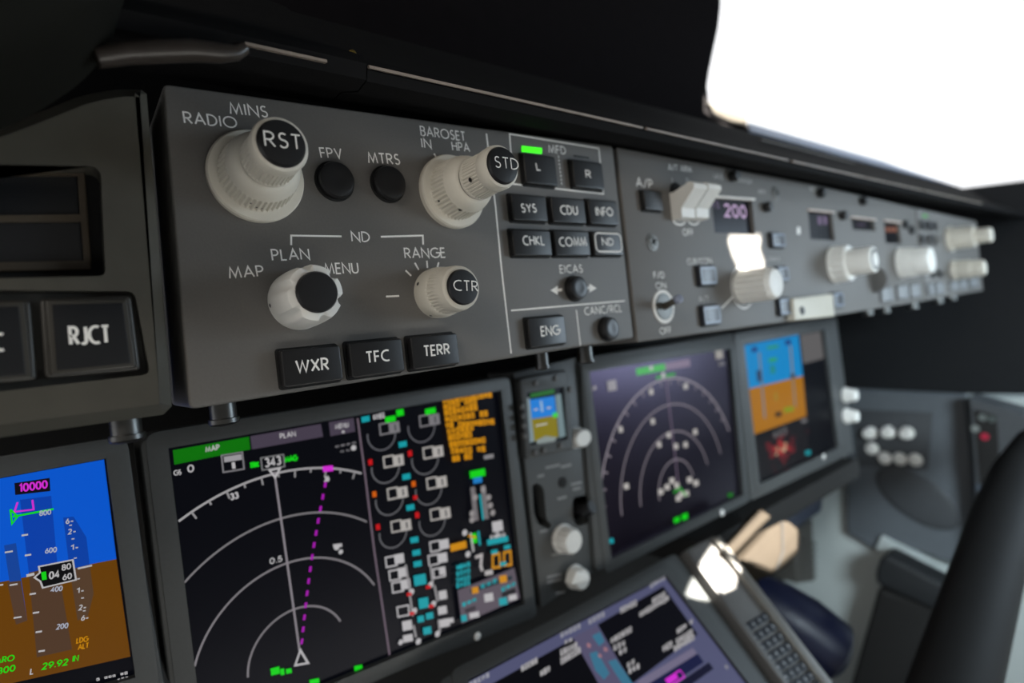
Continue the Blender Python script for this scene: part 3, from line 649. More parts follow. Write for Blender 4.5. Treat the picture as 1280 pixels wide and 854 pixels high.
# ------------------------------------------------------------------ screen graphics
class Gfx:
    def __init__(s, fr, w): s.fr = fr; s.w = w; s.mb = MB(); s.mats = []; s.k = 0
    def mi(s, c):
        m = ecol(*c)
        if m not in s.mats: s.mats.append(m)
        return s.mats.index(m)
    def z(s): s.k += 1; return s.w + .000012 * s.k
    def quad(s, pts, c): w = s.z(); s.mb.fill(s.fr, [ccw(poly_px(s.fr, pts, w))], w, s.mi(c)); return s
    def line(s, pts, wpx, c, closed=False):
        w = s.z(); x, y = pts[len(pts) // 2]
        s.mb.ribbon(s.fr, poly_px(s.fr, pts, w), wpx * s.fr.mpp(x, y, w), w, s.mi(c), closed); return s
    def uvline(s, uv, wm, c): s.mb.ribbon(s.fr, uv, wm, s.z(), s.mi(c)); return s
    def text(s, t, a, b, h, c, stroke=.17): letters(s.mb, s.fr, t, a, b, h, s.z(), stroke, s.mi(c)); return s
    def dot(s, x, y, r, c, n=10):
        w = s.z(); u, v = s.fr.px(x, y, w); s.mb.fill(s.fr, [circle(u, v, r * s.fr.mpp(x, y, w), n)], w, s.mi(c)); return s
    def rect(s, x, y, wd, ht, c, slope=-.2):      # small slanted rectangle centred at pixel x, y
        d = wd / 2; e = ht / 2; k = .11
        return s.quad([(x - d - e * k, y - e - d * slope), (x + d - e * k, y - e + d * slope), (x + d + e * k, y + e + d * slope), (x - d + e * k, y + e - d * slope)], c)
    def box(s, x, y, wd, ht, wpx, c, slope=-.2):
        d = wd / 2; e = ht / 2; k = .11
        return s.line([(x - d - e * k, y - e - d * slope), (x + d - e * k, y - e + d * slope), (x + d + e * k, y + e + d * slope), (x - d + e * k, y + e - d * slope)], wpx, c, True)
    def chars(s, a, b, h, c, cw=4.5, gap=.25):     # unreadable small print: a row of short strokes
        L = math.hypot(b[0] - a[0], b[1] - a[1]); n = max(1, int(L / cw)); sl = (b[1] - a[1]) / (b[0] - a[0])
        for i in range(n):
            if n > 4 and random.random() < .10: continue
            x = a[0] + (b[0] - a[0]) * (i + .5) / n; y = a[1] + (b[1] - a[1]) * (i + .5) / n
            hh = h * random.choice((1, 1, .8))
            s.rect(x, y, cw * (1 - gap), hh, c, sl)
            if random.random() < .6: s.rect(x + random.uniform(-.5, .5), y + random.uniform(-1, 1) * h * .15, cw * .25, hh * .35, (8, 8, 12), sl)
        return s
    def build(s, parent): return s.mb.build('screen_image', s.mats, parent, False)
W_ = (178, 176, 178); G_ = (18, 205, 22); M_ = (205, 45, 205); GREY = (108, 102, 108); CY = (20, 150, 160); AM = (196, 132, 8); RED = (190, 20, 24); DG = (12, 108, 8)

def display_unit(label, outer, screen, name='display_unit', fr=DP, dep=.004, rad=.006, scr=None):
    o = poly_px(fr, outer); sc = poly_px(fr, screen, -dep)
    cx = sum(p[0] for p in o) / len(o); lo = min(p[1] for p in o)
    t = thing(name, label, 'display', fr.at(cx, lo))
    hole = ccw(ngon_inset(ccw(sc), -.0008))
    m = MB(); m.slab(fr, round_poly(o, rad), -.04, 0, .002, [hole], steps=2); m.build('bezel', BEZEL, t)
    # moulded step round the screen
    m = MB(); m.slab(fr, round_poly(ngon_inset(ccw(sc), -.012), .008), -.002, .0009, .0008, [hole], steps=2); m.build('bezel_step', BEZEL, t)
    m = MB(); m.slab(fr, ccw(ngon_inset(ccw(sc), -.004)), -dep - .004, -dep); s = m.build('screen', scr or SCREEN, t)
    return t, s, Gfx(fr, -dep + .00005)

# captain outboard display (cut by the frame's left edge)
t, s, q = display_unit('leftmost display showing a blue and brown attitude picture', [(-420, 655), (154, 552), (208, 866), (-380, 1010)], [(-380, 668), (130, 574.5), (166, 842), (-340, 985)])
BLUE = (6, 84, 200); BRN = (100, 60, 4)
q.quad([(-380, 668), (130, 574.5), (145.5, 699), (-363, 800)], BLUE); q.quad([(-363, 800), (145.5, 699), (163, 821), (-345, 935)], BRN)
q.quad([(25, 625), (64, 620), (72, 708), (36, 716)], (8, 62, 165)); q.quad([(36, 716), (72, 708), (90, 812), (46, 822)], (78, 56, 40))
q.quad([(5, 682), (20, 679), (34, 776), (20, 781)], (20, 66, 150)); q.quad([(9, 728), (26, 726), (34, 776), (20, 781)], (80, 58, 44))
q.quad([(79, 647), (92, 646), (108, 672), (112, 706), (87, 712)], (8, 62, 160)); q.quad([(87, 712), (112, 706), (117, 742), (110, 770), (97, 776)], (82, 60, 42))
q.quad([(18, 604), (62, 597.5), (63, 614), (19, 619)], (14, 10, 20)); q.text('10000', (24, 616), (60, 610.5), 11, M_)
q.line([(22, 628), (18, 640), (42, 637), (40.5, 625)], 2, M_); q.line([(13, 637), (15, 655), (22, 646), (13, 637)], 2, G_); q.line([(16, 646), (67, 636.5)], 2.4, G_)
for tx, x, y in (('800', 49, 645), ('600', 56, 692), ('400', 63, 740.5), ('200', 70, 787)): q.text(tx, (x, y + .5), (x + 15, y - 1.6), 7, (165, 170, 185))
for x, y in ((31, 669), (35, 694), (41, 742.5), (45, 766), (48.5, 790), (52, 814)): q.line([(x - 4, y + .6), (x + 4, y - .6)], 2.2, W_)
q.line([(33, 720), (43, 717.5)], 3.5, W_)
for x, y in ((11, 690), (17, 731), (22, 772)): q.line([(x - 5, y + .8), (x + 5, y - .8)], 2, W_)
q.quad([(43, 722), (51, 715), (49, 709), (91, 700), (95, 725), (54, 735), (51, 728)], (10, 10, 12)); q.line([(43, 722), (50, 716), (48.5, 708.5), (91, 700), (95, 725), (53.5, 735), (50.5, 727)], 1.8, W_, True)
q.rect(55, 720, 6, 10, G_); q.text('04', (61, 725), (75, 722), 10, W_); q.text('80', (77, 714), (89, 711.5), 8, W_); q.text('60', (78, 726), (90, 723.5), 8, W_)
for i, (x, y, n) in enumerate(((84, 652, '6'), (87, 665, '2'), (90, 685, '1'), (97, 739, '1'), (100, 760, '2'), (103, 773, '6'))): q.text(n, (x - 2, y + 3.5), (x + 3, y + 2.7), 7, W_); q.line([(x + 4.5, y), (x + 7.5, y - .5)], 1.5, W_)
for x, y in ((88, 657), (91, 674), (94, 698), (98, 724), (103, 748), (105, 764)): q.line([(x - 1.5, y), (x + 2, y - .5)], 1.4, W_)
q.line([(97, 711), (115, 707)], 2.2, W_); q.line([(-10, 733), (4, 731)], 2, W_)
q.text('LDG', (95, 805), (110, 802), 7, AM); q.text('ALT', (97, 813), (111, 810), 7, AM)
q.text('29.92', (52, 838), (85, 831.5), 8.5, G_); q.text('IN', (90, 828), (98, 826.5), 8, G_); q.text('L', (37, 844), (42, 843), 8, W_); q.text('BARO', (-12, 832), (18, 826), 8, G_); q.text('800', (-4, 844), (19, 839), 8.5, G_)
q.chars((120, 850), (160, 841), 3.5, W_, 5); q.chars((146, 851), (161, 847), 4, W_, 4)
q.build(s)

# captain inboard display: map and engine page
t, s, q = display_unit('large display with magenta route map and amber engine page below the nearest control panel', [(174, 549), (638, 471), (672.5, 772), (600, 801), (250, 935), (222, 935)], [(211, 561), (621.5, 489.5), (650.5, 752.5), (487, 819), (254, 915)])
sc_bl = DP.px(211, 561)
q.quad([(216, 563), (311, 546), (313, 562), (218, 581)], DG); q.quad([(313, 545.5), (401, 530), (404, 546), (315, 562)], (68, 60, 74)); q.quad([(411, 528), (442, 522.5), (444, 539.5), (413, 545.5)], (68, 60, 74))
q.text('MAP', (257, 566), (275, 562.5), 7.5, W_); q.text('PLAN', (350, 549), (370, 545.5), 7, W_); q.text('MENU', (419, 537), (436, 534), 6.5, W_); q.rect(429, 540, 3, 3, W_)
q.text('GS', (217, 595), (227, 593.5), 7, W_); q.text('0', (234.5, 591.5), (243, 590), 10, W_)
q.box(291, 578, 26, 21, 1.8, (120, 118, 122), -.16); q.rect(291, 573, 22, 7, (150, 148, 152), -.16); q.rect(292, 582, 4, 8, W_, -.16)
q.text('TRK', (312, 586.5), (325, 584), 8, G_, .26); q.box(341, 578, 28, 15, 1.8, (110, 110, 112), -.16); q.text('343', (331, 585), (352, 581), 12, W_); q.text('MAG', (356, 579), (372, 576), 8, G_, .26)
q.chars((418, 559), (446, 553), 2.5, (110, 108, 112), 6); q.chars((424, 565), (446, 561), 2.5, (110, 108, 112), 6); q.dot(442, 560, 3.5, W_)
q.line([(447, 523), (456.5, 595), (468, 690), (487, 819)], 2.4, (106, 92, 104))
uc, vc = DP.px(376.5, 824); R1 = DP.px(388, 757)[1] - vc
def arcs(q, R, a0, a1, wd, c, lim=None, n=60):
    pts = []
    for i in range(n + 1):
        a = math.radians(a0 + (a1 - a0) * i / n); p = (uc + R * math.cos(a), vc + R * math.sin(a))
        if lim and not (lim[0] < p[0] < lim[1]): continue
        pts.append(p)
    q.uvline(pts, wd, c)
LIM = (DP.px(215, 600)[0], DP.px(462, 640)[0])
mw = .00125
arcs(q, R1, 178, 22, mw, (122, 118, 122)); arcs(q, R1 * 1.98, 176, 26, mw, (124, 120, 124), LIM); arcs(q, R1 * 2.92, 180, 30, mw, (120, 117, 120), LIM); arcs(q, R1 * 3.86, 180, 30, mw * 1.1, (158, 156, 158), LIM, 120)
for a in range(40, 150, 5):
    R = R1 * 3.86; L = R1 * (.16 if (a // 5) % 2 else .09); c_, s_ = math.cos(math.radians(a)), math.sin(math.radians(a))
    if LIM[0] + .003 < uc + R * c_ < LIM[1]: q.uvline([(uc + R * c_, vc + R * s_), (uc + (R - L) * c_, vc + (R - L) * s_)], mw * .9, (140, 138, 140))
q.text('36', (404.5, 603), (412, 602), 8, W_, .25); q.text('33', (288, 626), (299, 623), 9, W_, .22); q.rect(422, 682, 11, 4, W_, -.1); q.text('0.5', (337, 706), (353, 702), 8, W_)
q.line([(343, 590), (374.5, 814)], 2.6, (132, 126, 132)); q.line([(375.5, 813), (369, 832), (385, 829)], 2.6, W_, True); q.line([(337, 588), (344, 597), (350, 585.5)], 2.4, W_, True)
for i in range(14):
    f = i / 13; x = 407 - 29 * f; y = 606 + 196 * f; x += -3 * math.sin(f * 3.1); q.line([(x, y - 3.5), (x - 1, y + 3.5)], 3.2, (160, 24, 168))
q.rect(410, 586, 13, 7, M_, -.1); q.dot(421, 684, 4, W_); q.dot(426, 690, 3, W_)
q.rect(344, 839, 11, 9, G_, -.25); q.rect(353, 840, 5, 8, G_); q.rect(361, 839, 7, 6, G_); q.rect(448, 835, 10, 6, G_); q.rect(393, 852, 12, 6, G_)
# engine gauges
def dial(cx, cy, hot, green=False):
    c = (92, 92, 98) if green else (96, 96, 100)
    w = q.z(); u, v = DP.px(cx, cy, w); r = 19 * DP.mpp(cx, cy, w)
    q.mb.ribbon(DP, [(u + r * math.cos(math.radians(a)), v + r * math.sin(math.radians(a))) for a in range(165, 366, 10)], .0011, w, q.mi(c))
    b = (116, 114, 118) if green else (168, 164, 160)
    q.box(cx + 4, cy - 8, 12, 13, 2, b); q.rect(cx + 16.5, cy - 9.5, 12, 13.5, b); q.rect(cx + 17, cy - 9.5, 2, 8, (70, 70, 74))
    if green: q.rect(cx + 11, cy - 20, 13, 7, G_)
    if hot: q.rect(cx - 19, cy - 7, 5, 7, hot)
for cx, cy, h_, g_ in ((477, 544, None, True), (482, 585, RED, False), (487, 625, (200, 90, 10), False), (491.5, 666, RED, False), (527, 534, None, True), (531.5, 574, RED, False), (536, 612, (200, 90, 10), False), (540.5, 651, RED, False)): dial(cx, cy, h_, g_)
q.rect(519, 622, 5, 5, RED); q.rect(457, 524, 10, 7, CY); q.chars((466, 522), (481, 519), 7, W_, 3.6); q.rect(500, 516, 9, 8, G_)
for x, y in ((503.5, 555.5), (508, 596), (513, 634.5), (518, 675), (520.5, 691), (522, 705)): q.rect(x, y, 10, 7, CY)
q.rect(525, 725, 15, 13, CY); q.rect(529.5, 754, 12, 13, CY); q.rect(526, 774, 8, 8, CY); q.rect(537, 770, 9, 8, CY); q.rect(534, 788.5, 10, 9, CY)
for x0, y0 in ((497, 699), (501.5, 716), (505, 731)): q.box(x0 - 8, y0 + 3, 13, 12, 2, W_); q.rect(x0 + 2, y0 - .5, 12, 12, W_)
for x0, y0 in ((552, 681), (550, 698)): q.box(x0 - 8, y0 + 2, 12, 12, 2, W_); q.rect(x0 + 3, y0 - .5, 12, 12, W_)
q.box(549, 716, 14, 11, 2, W_); q.rect(553, 714, 8, 9, W_); q.rect(553.5, 744, 10, 11, W_); q.rect(553, 763, 11, 10, W_); q.rect(555, 779, 14, 10, W_); q.rect(563, 776, 8, 6, W_); q.dot(547, 792.5, 4, W_)
q.box(504, 764, 14, 12, 2, W_); q.rect(509, 782, 12, 12, W_); q.rect(510, 798, 12, 9, W_); q.dot(501, 803, 3.5, W_); q.dot(523, 802, 4, W_)
for a, b in (((507, 706), (512, 738)), ((512, 742), (516, 770)), ((538, 706), (541, 728)), ((543, 732), (547, 752)), ((517, 782), (520, 797)), ((548, 775), (550, 790))): q.line([a, b], 3, (140, 138, 140))
for x, y in ((514.5, 740), (518, 764), (538.5, 731), (542, 755)): q.dot(x, y, 4, W_); q.rect(x - 3, y + 3, 6, 4, RED)
# amber message block
rows = [(553, 501.5, 615, 493), (554, 509, 596, 501.5), (555, 516.5, 597, 509), (556, 524.5, 610, 516.5), (557, 532, 618, 527), (558.5, 540, 598, 534), (560, 547.5, 590, 543), (561.5, 556, 607, 550), (563, 564, 607, 561), (565, 574, 590, 570)]
for x0, y0, x1, y1 in rows: q.chars((x0, y0), (x1, y1), 7.4, AM, 5.0, .10)
q.rect(611, 571, 12, 5, (130, 128, 130)); q.rect(597, 592, 19, 9, G_); q.rect(597, 600.5, 11, 7, (30, 120, 190))
# flap / gear symbols
for x0, y0 in ((593, 630), (606, 628)): q.rect(x0, y0, 6, 42, (110, 106, 108), -.2)
q.line([(600, 618), (604, 650)], 3, CY)
for x, y in ((590, 642), (590, 650), (613, 632), (616, 641), (604, 612), (594, 622), (611, 622)): q.dot(x, y, 4, (140, 136, 136))
q.rect(622, 658, 13, 13, W_); q.line([(621, 662), (623, 672)], 3, W_); q.rect(622, 676, 26, 7, CY); q.chars((612, 672), (632, 668), 4, W_, 5)
q.rect(573, 683, 20, 9, AM, -.25); q.rect(592, 673, 8, 12, G_); q.line([(588, 666), (592, 690)], 3, (170, 168, 168)); q.dot(581, 666, 4, W_); q.dot(585, 693, 4, W_); q.line([(598, 664), (600, 682)], 3, CY); q.line([(585, 670), (595, 672)], 2.5, AM)
for x, y in ((619, 701), (633, 698)): q.line([(x - 3, y + 9), (x - 3, y - 7), (x + 5, y - 9), (x + 6, y + 8)], 3, AM, True)
for x, y in ((618, 690), (634, 684), (629, 705), (575, 709)): q.rect(x, y, 8, 5, CY)
for y in (709, 717, 725, 732): q.chars((570, y + 1), (588, y - 4), 6, CY, 4.5)
q.line([(594, 697), (602, 694), (601, 708), (603, 714)], 4, (175, 170, 170)); q.rect(611, 716, 10, 6, (170, 166, 166))
q.quad([(572, 738), (643, 710), (650, 748), (577, 780)], (86, 78, 88))
q.line([(588, 739), (640, 722)], 5, (22, 44, 52)); q.rect(594, 738, 8, 8, AM); q.rect(629, 724, 9, 9, AM); q.chars((600, 734), (622, 725), 5, CY, 6); q.chars((577, 757), (596, 749), 5, CY, 6); q.chars((626, 738), (645, 729), 5, CY, 6)
q.rect(611, 747, 11, 10, W_); q.rect(629, 752, 10, 9, CY); q.rect(641, 747, 10, 7, W_); q.rect(593, 769, 12, 7, W_); q.rect(580, 773, 7, 8, CY); q.rect(636, 741, 17, 6, (20, 20, 24), -.35); q.rect(588, 762, 13, 5, (50, 45, 52), -.35)
q.build(s)
u, v = DP.px(596, 795); 
MB().lathe(DP, u, v, [(.0032, 0), (.0032, .0012), (.002, .0018), (0, .0019)], 20).build('bezel_sensor', INK, t, label='white dot on the lower bezel')

# officer inboard display: map
t, s, q = display_unit('square dark display with nested pale arcs left of the blue and amber attitude display', [(724, 448), (917, 416), (938, 627), (745, 716)], [(733.5, 466), (909, 437), (925, 618), (760.5, 697)], scr=SCREENP)
q.quad([(795, 461), (831, 454.5), (832, 463), (796, 469.5)], (60, 165, 66)); q.quad([(831, 454.5), (862, 448.5), (863, 458), (832, 463)], (120, 104, 124)); q.rect(832, 470, 24, 4, (40, 140, 50), -.2)
q.rect(814, 460, 4, 5, W_)
uc, vc = DP.px(850, 612); RA = [DP.px(832 + i, y)[1] - vc for i, y in ((13, 576), (9, 541), (5, 507), (2, 474))]
LIM2 = (DP.px(744, 560)[0], DP.px(916, 540)[0]); V2 = (124, 116, 124)
for k_, R in enumerate(RA): arcs(q, R, 182 if k_ else 188, 12, .0018, V2 if k_ < 3 else (150, 142, 150), LIM2)
for a in range(30, 178, 8):
    R = RA[3]; c_, s_ = math.cos(math.radians(a)), math.sin(math.radians(a)); p = uc + R * c_
    if LIM2[0] < p < LIM2[1]: q.uvline([(p, vc + R * s_), (uc + R * .94 * c_, vc + R * .94 * s_)], .0018, V2)
q.line([(832, 470), (848, 606)], 2, (116, 100, 120))
for x, y in ((816, 527), (869, 540), (824, 556), (836, 544), (845, 558), (857, 556), (776, 537), (814, 490), (857, 483)): q.rect(x, y, 5, 7, (176, 172, 168)); 
for x, y in ((826, 615), (834, 609), (840, 601), (846, 607), (852, 618), (862, 600), (870, 604), (848, 623), (858, 617), (783, 608)): q.rect(x, y, 6, 7, (180, 176, 172))
q.line([(842, 616), (850, 610), (858, 620)], 3, (40, 150, 44)); q.rect(846, 650, 7, 6, G_, -.4); q.rect(856, 646, 7, 7, G_, -.4); q.rect(761, 677, 12, 6, CY); q.rect(913, 619, 6, 5, DG)
q.rect(765, 482, 11, 13, (140, 136, 140)); q.chars((736, 488), (746, 484), 6, (150, 146, 150), 4.5); q.rect(899, 443, 9, 11, (150, 146, 140)); q.rect(902, 455, 7, 4, (110, 108, 110)); q.dot(829, 469, 4, W_)
q.build(s)
u, v = DP.px(902, 641); MB().lathe(DP, u, v, [(.004, 0), (.004, .0012), (.0025, .0018), (0, .0019)], 20).build('bezel_sensor', INK, t, label='white dot on the lower bezel')

# officer outboard display: attitude
t, s, q = display_unit('farthest display with blue and amber attitude picture and red radar map', [(918, 416), (1046, 396), (1068, 566), (939, 627)], [(926.5, 431.5), (1026, 413), (1044, 559), (946, 604)])
q.quad([(926.5, 432.5), (998, 418.5), (1003.5, 470), (933, 487)], (10, 128, 190)); q.quad([(933, 487), (1003.5, 470), (1008, 520), (941, 544)], (160, 104, 8))
q.quad([(1000, 419), (1025.5, 414), (1030, 448), (1004, 455)], (92, 90, 90))
q.line([(949, 441), (956, 523)], 5, (110, 116, 120)); q.line([(988, 432), (994, 508)], 5, (120, 116, 104)); q.rect(949, 470, 6, 14, (40, 60, 90)); q.rect(991, 470, 6, 5, (60, 54, 40))
for x, y, w_, h_, c in ((943, 437, 7, 6, (24, 44, 110)), (985, 428, 7, 6, (24, 44, 110)), (966, 434, 14, 4, (40, 140, 100)), (966, 450, 10, 5, (40, 150, 90)), (966, 462, 6, 10, (30, 130, 120)), (970, 496, 4, 10, (150, 120, 30)), (986, 512, 12, 6, (120, 140, 10)), (973, 518, 8, 6, (40, 30, 20))): q.rect(x, y, w_, h_, c)
q.quad([(943, 550), (1007, 526), (1013, 572), (950, 598)], (18, 15, 18))
for i in range(46):
    x = random.gauss(976, 12); y = random.gauss(562, 12); f = math.hypot((x - 977) / 15, (y - 562) / 14)
    q.rect(x, y, random.uniform(3, 7), random.uniform(3, 7), (150, 40, 40) if f < .6 else (92, 24, 30) if f < 1.3 else (44, 16, 22))
for i in range(7): q.rect(random.gauss(978, 4), random.gauss(562, 4), 3, 3, (176, 150, 120))
q.chars((966, 545), (984, 537), 9, (90, 88, 90), 5); q.rect(1010, 566, 6, 5, CY); q.rect(946, 597, 4, 8, CY); q.rect(1005, 526, 7, 4, (110, 108, 110))
q.build(s)
for c in ((1056, 494), (1057, 520)):
    u, v = DP.px(*c); MB().lathe(DP, u, v, [(.0125, 0), (.0125, .004), (.011, .006), (.0095, .016), (.008, .018), (0, .018)], 32, (12, .0008, .005, .0165)).build('brightness_knob', WHITEK, t)
u, v = DP.px(1029, 571); MB().lathe(DP, u, v, [(.004, 0), (.004, .0012), (.0025, .0018), (0, .0019)], 20).build('bezel_sensor', INK, t, label='white dot on the lower bezel')

# ------------------------------------------------------------------ standby column between the two big displays
st = thing('standby_instrument_panel', 'narrow grey panel with a tiny attitude screen between the two map displays', 'instrument panel', DP.at(.36, -.24))
SP = Frame((0, DY + .004, 0), (1, 0, 0), (0, 0, 1))
slot = circle(0, 0, 1)
def slotpoly(x0, y0, x1, y1, w=0):
    a = SP.px(x0, y0, w); b = SP.px(x1, y1, w); return a, b
sl1 = round_poly(poly_px(SP, [(665, 606), (674, 604), (680, 612), (683, 650), (690, 656), (686, 662), (672, 655), (667, 640)]), .004)
sl2 = round_poly(poly_px(SP, [(716, 622), (738, 618), (742, 640), (735, 655), (722, 659), (716, 650)]), .005)
out = poly_px(SP, [(642.5, 466), (720, 447), (741.5, 715), (677, 760)])
m = MB(); m.slab(SP, out, -.04, 0, .001, [sl1, sl2]); m.build('face_plate', BEZEL, st)
for sl in (sl1, sl2):
    m = MB(); m.slab(SP, ngon_inset(ccw(sl), -.001), -.03, -.016); m.build('lever_recess', DEEP, st)
m = MB(); o = poly_px(SP, [(648, 474), (708, 462), (716, 562), (656, 574)], .008); scq = poly_px(SP, [(656.5, 491), (703, 483.5), (708, 549.5), (661, 557)], .008)
m.slab(SP, round_poly(o, .004), 0, .010, .002, [ccw(scq)]); sd = m.build('standby_display', BEZEL, st)
m = MB(); m.slab(SP, ccw(ngon_inset(ccw(scq), -.001)), .003, .0075); sscr = m.build('screen', SCREEN, sd)
q = Gfx(SP, .0076)
q.quad([(662, 500), (693, 495), (695.5, 519), (664, 524)], (28, 120, 205)); q.quad([(664, 524), (695.5, 519), (698, 546), (667, 552)], (128, 116, 20)); q.quad([(656.5, 498), (662, 497.5), (668, 552), (662, 554)], (120, 136, 140)); q.quad([(694, 494), (701, 492), (707, 545), (699, 548)], (110, 130, 134))
q.rect(678, 492, 30, 5, (34, 100, 34)); q.rect(677, 508, 3, 14, (140, 170, 200)); q.rect(677, 531, 14, 2, (180, 180, 170)); q.rect(670, 512, 5, 2, W_); q.rect(686, 510, 5, 2, W_); q.rect(694, 519, 6, 6, (60, 200, 60)); q.quad([(670, 551), (682, 545), (697, 547), (692, 553), (672, 556)], (130, 140, 138))
q.mb.build('screen_image', q.mats, sscr, False)
for x, y in ((652, 508), (653, 520), (654, 532), (655, 545), (668, 566), (679, 563), (700, 557), (669, 479), (694, 473), (712, 487)):
    u, v = SP.px(x, y, .010); MB().lathe(SP, u, v, [(.0028, .009), (.0028, .0115), (.002, .0122), (0, .0122)], 14).build('key', KEYP, sd)
def kn(c, r, h, ell=1.0, pointer=False, m=WHITEK):
    u, v = SP.px(*c); k = MB().lathe(SP, u, v, [(r * 1.08, 0), (r * 1.08, h * .15), (r, h * .2), (r * .95, h * .85), (r * .8, h), (0, h)], 60, (15, r * .06, h * .19, h * .86), ell=ell).build('rotary_knob', m, st)
    if pointer:
        t_ = MB(); p_ = poly_px(SP, [(c[0] + 2, c[1] - 9), (c[0] + 18, c[1] - 1), (c[0] + 18, c[1] + 8), (c[0] - 6, c[1] + 11)], h); t_.slab(SP, round_poly(p_, .003), h * .4, h * 1.15, .002); t_.build('pointer_grip', m, k)
    return k
kn((719, 547), .0092, .012, 1.35); kn((703, 673), .0125, .016); kn((718, 721), .0105, .012, 1, True)
# gear lever stub in the right slot and a small keyhole
u, v = SP.px(728, 637); 
lv = MB(); lv.tube([SP.at(u, v, -.018), SP.at(u, v, .004), SP.at(u + .002, v + .004, .012)], [.006, .007, .006], 14); lv.build('lever', BLACK, st)
u, v = SP.px(703, 603); MB().lathe(SP, u, v, [(.0052, 0), (.0052, .0008), (.0035, .001), (0, .0008)], 24).build('key_hole', DEEP, st)
for a, b in (((682, 585), (700, 581)), ((701, 584), (714, 581)), ((672, 596), (680, 594)), ((697, 624), (708, 621)), ((714, 606), (727, 603)), ((716, 612), (726, 610)), ((675, 665), (684, 663)), ((690, 694), (704, 691)), ((684, 722), (702, 718)), ((684, 728), (702, 724)), ((695, 742), (706, 740))):
    lines(st, SP, [[a, b]], 3.0, m=mat('dim_print', (.26, .26, .26), .6), name='legend')

# ------------------------------------------------------------------ lower display on the slope and the keypad beside it
t, s, q = display_unit('sloping lower display with two black text columns on a lavender page', [(546, 852), (845, 690), (971, 864), (620, 1060)], [(585, 853), (831, 722), (945, 872), (660, 1040)], fr=LP, dep=.002, rad=.008)
LAV = (80, 82, 112)
q.quad([(585, 853), (831, 722), (945, 872), (660, 1040)], LAV)
q.quad([(604, 861), (718, 798), (760, 868), (640, 945)], (8, 8, 12)); q.quad([(747, 781), (829, 733), (872, 793), (790, 855)], (8, 8, 14)); q.quad([(716, 797), (746, 782), (800, 870), (765, 885)], (84, 80, 106))
q.quad([(796, 852), (866, 810), (872, 818), (803, 860)], (110, 104, 128))
q.quad([(806, 858), (872, 817), (880, 828), (815, 872)], (22, 26, 62)); q.quad([(836, 862), (886, 828), (892, 836), (842, 872)], (16, 16, 40))
q.line([(832, 850), (850, 838), (856, 846), (838, 858)], 2.5, M_, True); q.quad([(833, 850), (845, 842), (848, 848), (836, 856)], M_)
for a, b in (((586, 857), (612, 843)), ((700, 795), (726, 782)), ((730, 781), (756, 767)), ((812, 733), (832, 721))): q.chars(a, b, 6, (150, 150, 160), 5)
TW = (165, 163, 165)
for a, b, h in (((647, 839), (672, 825), 7), ((675, 843), (726, 812), 8), ((700, 817), (722, 806), 8), ((705, 804), (716, 799), 4), ((775, 764), (796, 753), 7), ((799, 769), (836, 747), 7), ((815, 752), (832, 742), 6), ((763, 802), (790, 786), 7), ((766, 811), (782, 803), 7), ((773, 817), (784, 811), 6), ((783, 833), (794, 826), 6), ((785, 840), (800, 832), 7), ((828, 812), (866, 790), 8), ((846, 790), (866, 776), 6), ((842, 812), (868, 796), 7)):
    q.chars(a, b, h, TW, 4.6)
for p_ in ([(740, 795), (750, 790), (756, 802), (749, 808)], [(737, 817), (746, 814), (762, 842), (755, 850), (744, 838)], [(760, 827), (770, 824), (792, 856), (782, 862)]): q.quad(p_, (58, 110, 136))
q.dot(736, 807, 4, (150, 110, 120)); q.dot(757, 812, 4, (150, 110, 120)); q.dot(750, 820, 3.5, (150, 110, 120)); q.dot(908, 834, 4, (130, 130, 138))
q.build(s)
kb = thing('keypad_unit', 'sloping grey keypad unit with a bright sun patch right of the lower display', 'keypad', LP.at(*LP.px(930, 800)))
ko = poly_px(LP, [(854, 688.5), (893, 668), (1052, 870), (1009, 900)], .004)
m = MB(); m.slab(LP, round_poly(ko, .004), -.04, .004, .003, steps=3); m.build('face_plate', KEYP, kb)
rail = poly_px(LP, [(892, 672), (900, 668), (1062, 878), (1048, 878)], .010)
m = MB(); m.slab(LP, rail, -.03, .010, .003, steps=3); m.build('side_rail', mat('rail_grey', (.12, .112, .10), .45, noise=.1), kb)
rl = poly_px(LP, [(857.5, 689), (863.5, 686.5), (1007, 880), (1000, 882)], .008)
m = MB(); m.slab(LP, rl, -.03, .008, .002, steps=3); m.build('side_rail', mat('rail_grey_dark', (.085, .08, .076), .45, noise=.1), kb)
KM = mat('dark_key_face', (.018, .021, .028), .5)
c00, c10, c01 = Vector((934, 785)), Vector((964, 766)), Vector((1001, 871))
KEYM = mat('dim_key_print', (.34, .34, .34), .6)
for r in range(8):
    for cidx in range(5):
        p = c00 + (c10 - c00) * (cidx / 4) + (c01 - c00) * (r / 7) * 1.0
        px, py = p
        if py > 866: continue
        u, v = LP.px(px, py, .006); e = .0047
        m = MB(); m.slab(LP, rrect(u - e, v - e * .8, u + e, v + e * .8, .001), .003, .0062, .001); kk = m.build('key', KM, kb)
        t_ = MB(); t_.ribbon(LP, [(u - .0011, v), (u + .0011, v)], .0015, .0064); t_.build('key_mark', KEYM, kk, False)
for px, py in ((962, 748 + 20), (1012, 851), (900, 760)):
    pass

m = MB(); m.sweep([(.122, -.268), (.122, -.296), (.128, -.302), (.22, -.302), (.22, -.268)], .575, 1.03)  # black strip added as the band of shade below the display
tag(m.build('shade_strip', BLACKM), 'black strip standing in for the shade under the farthest display', 'shade strip')
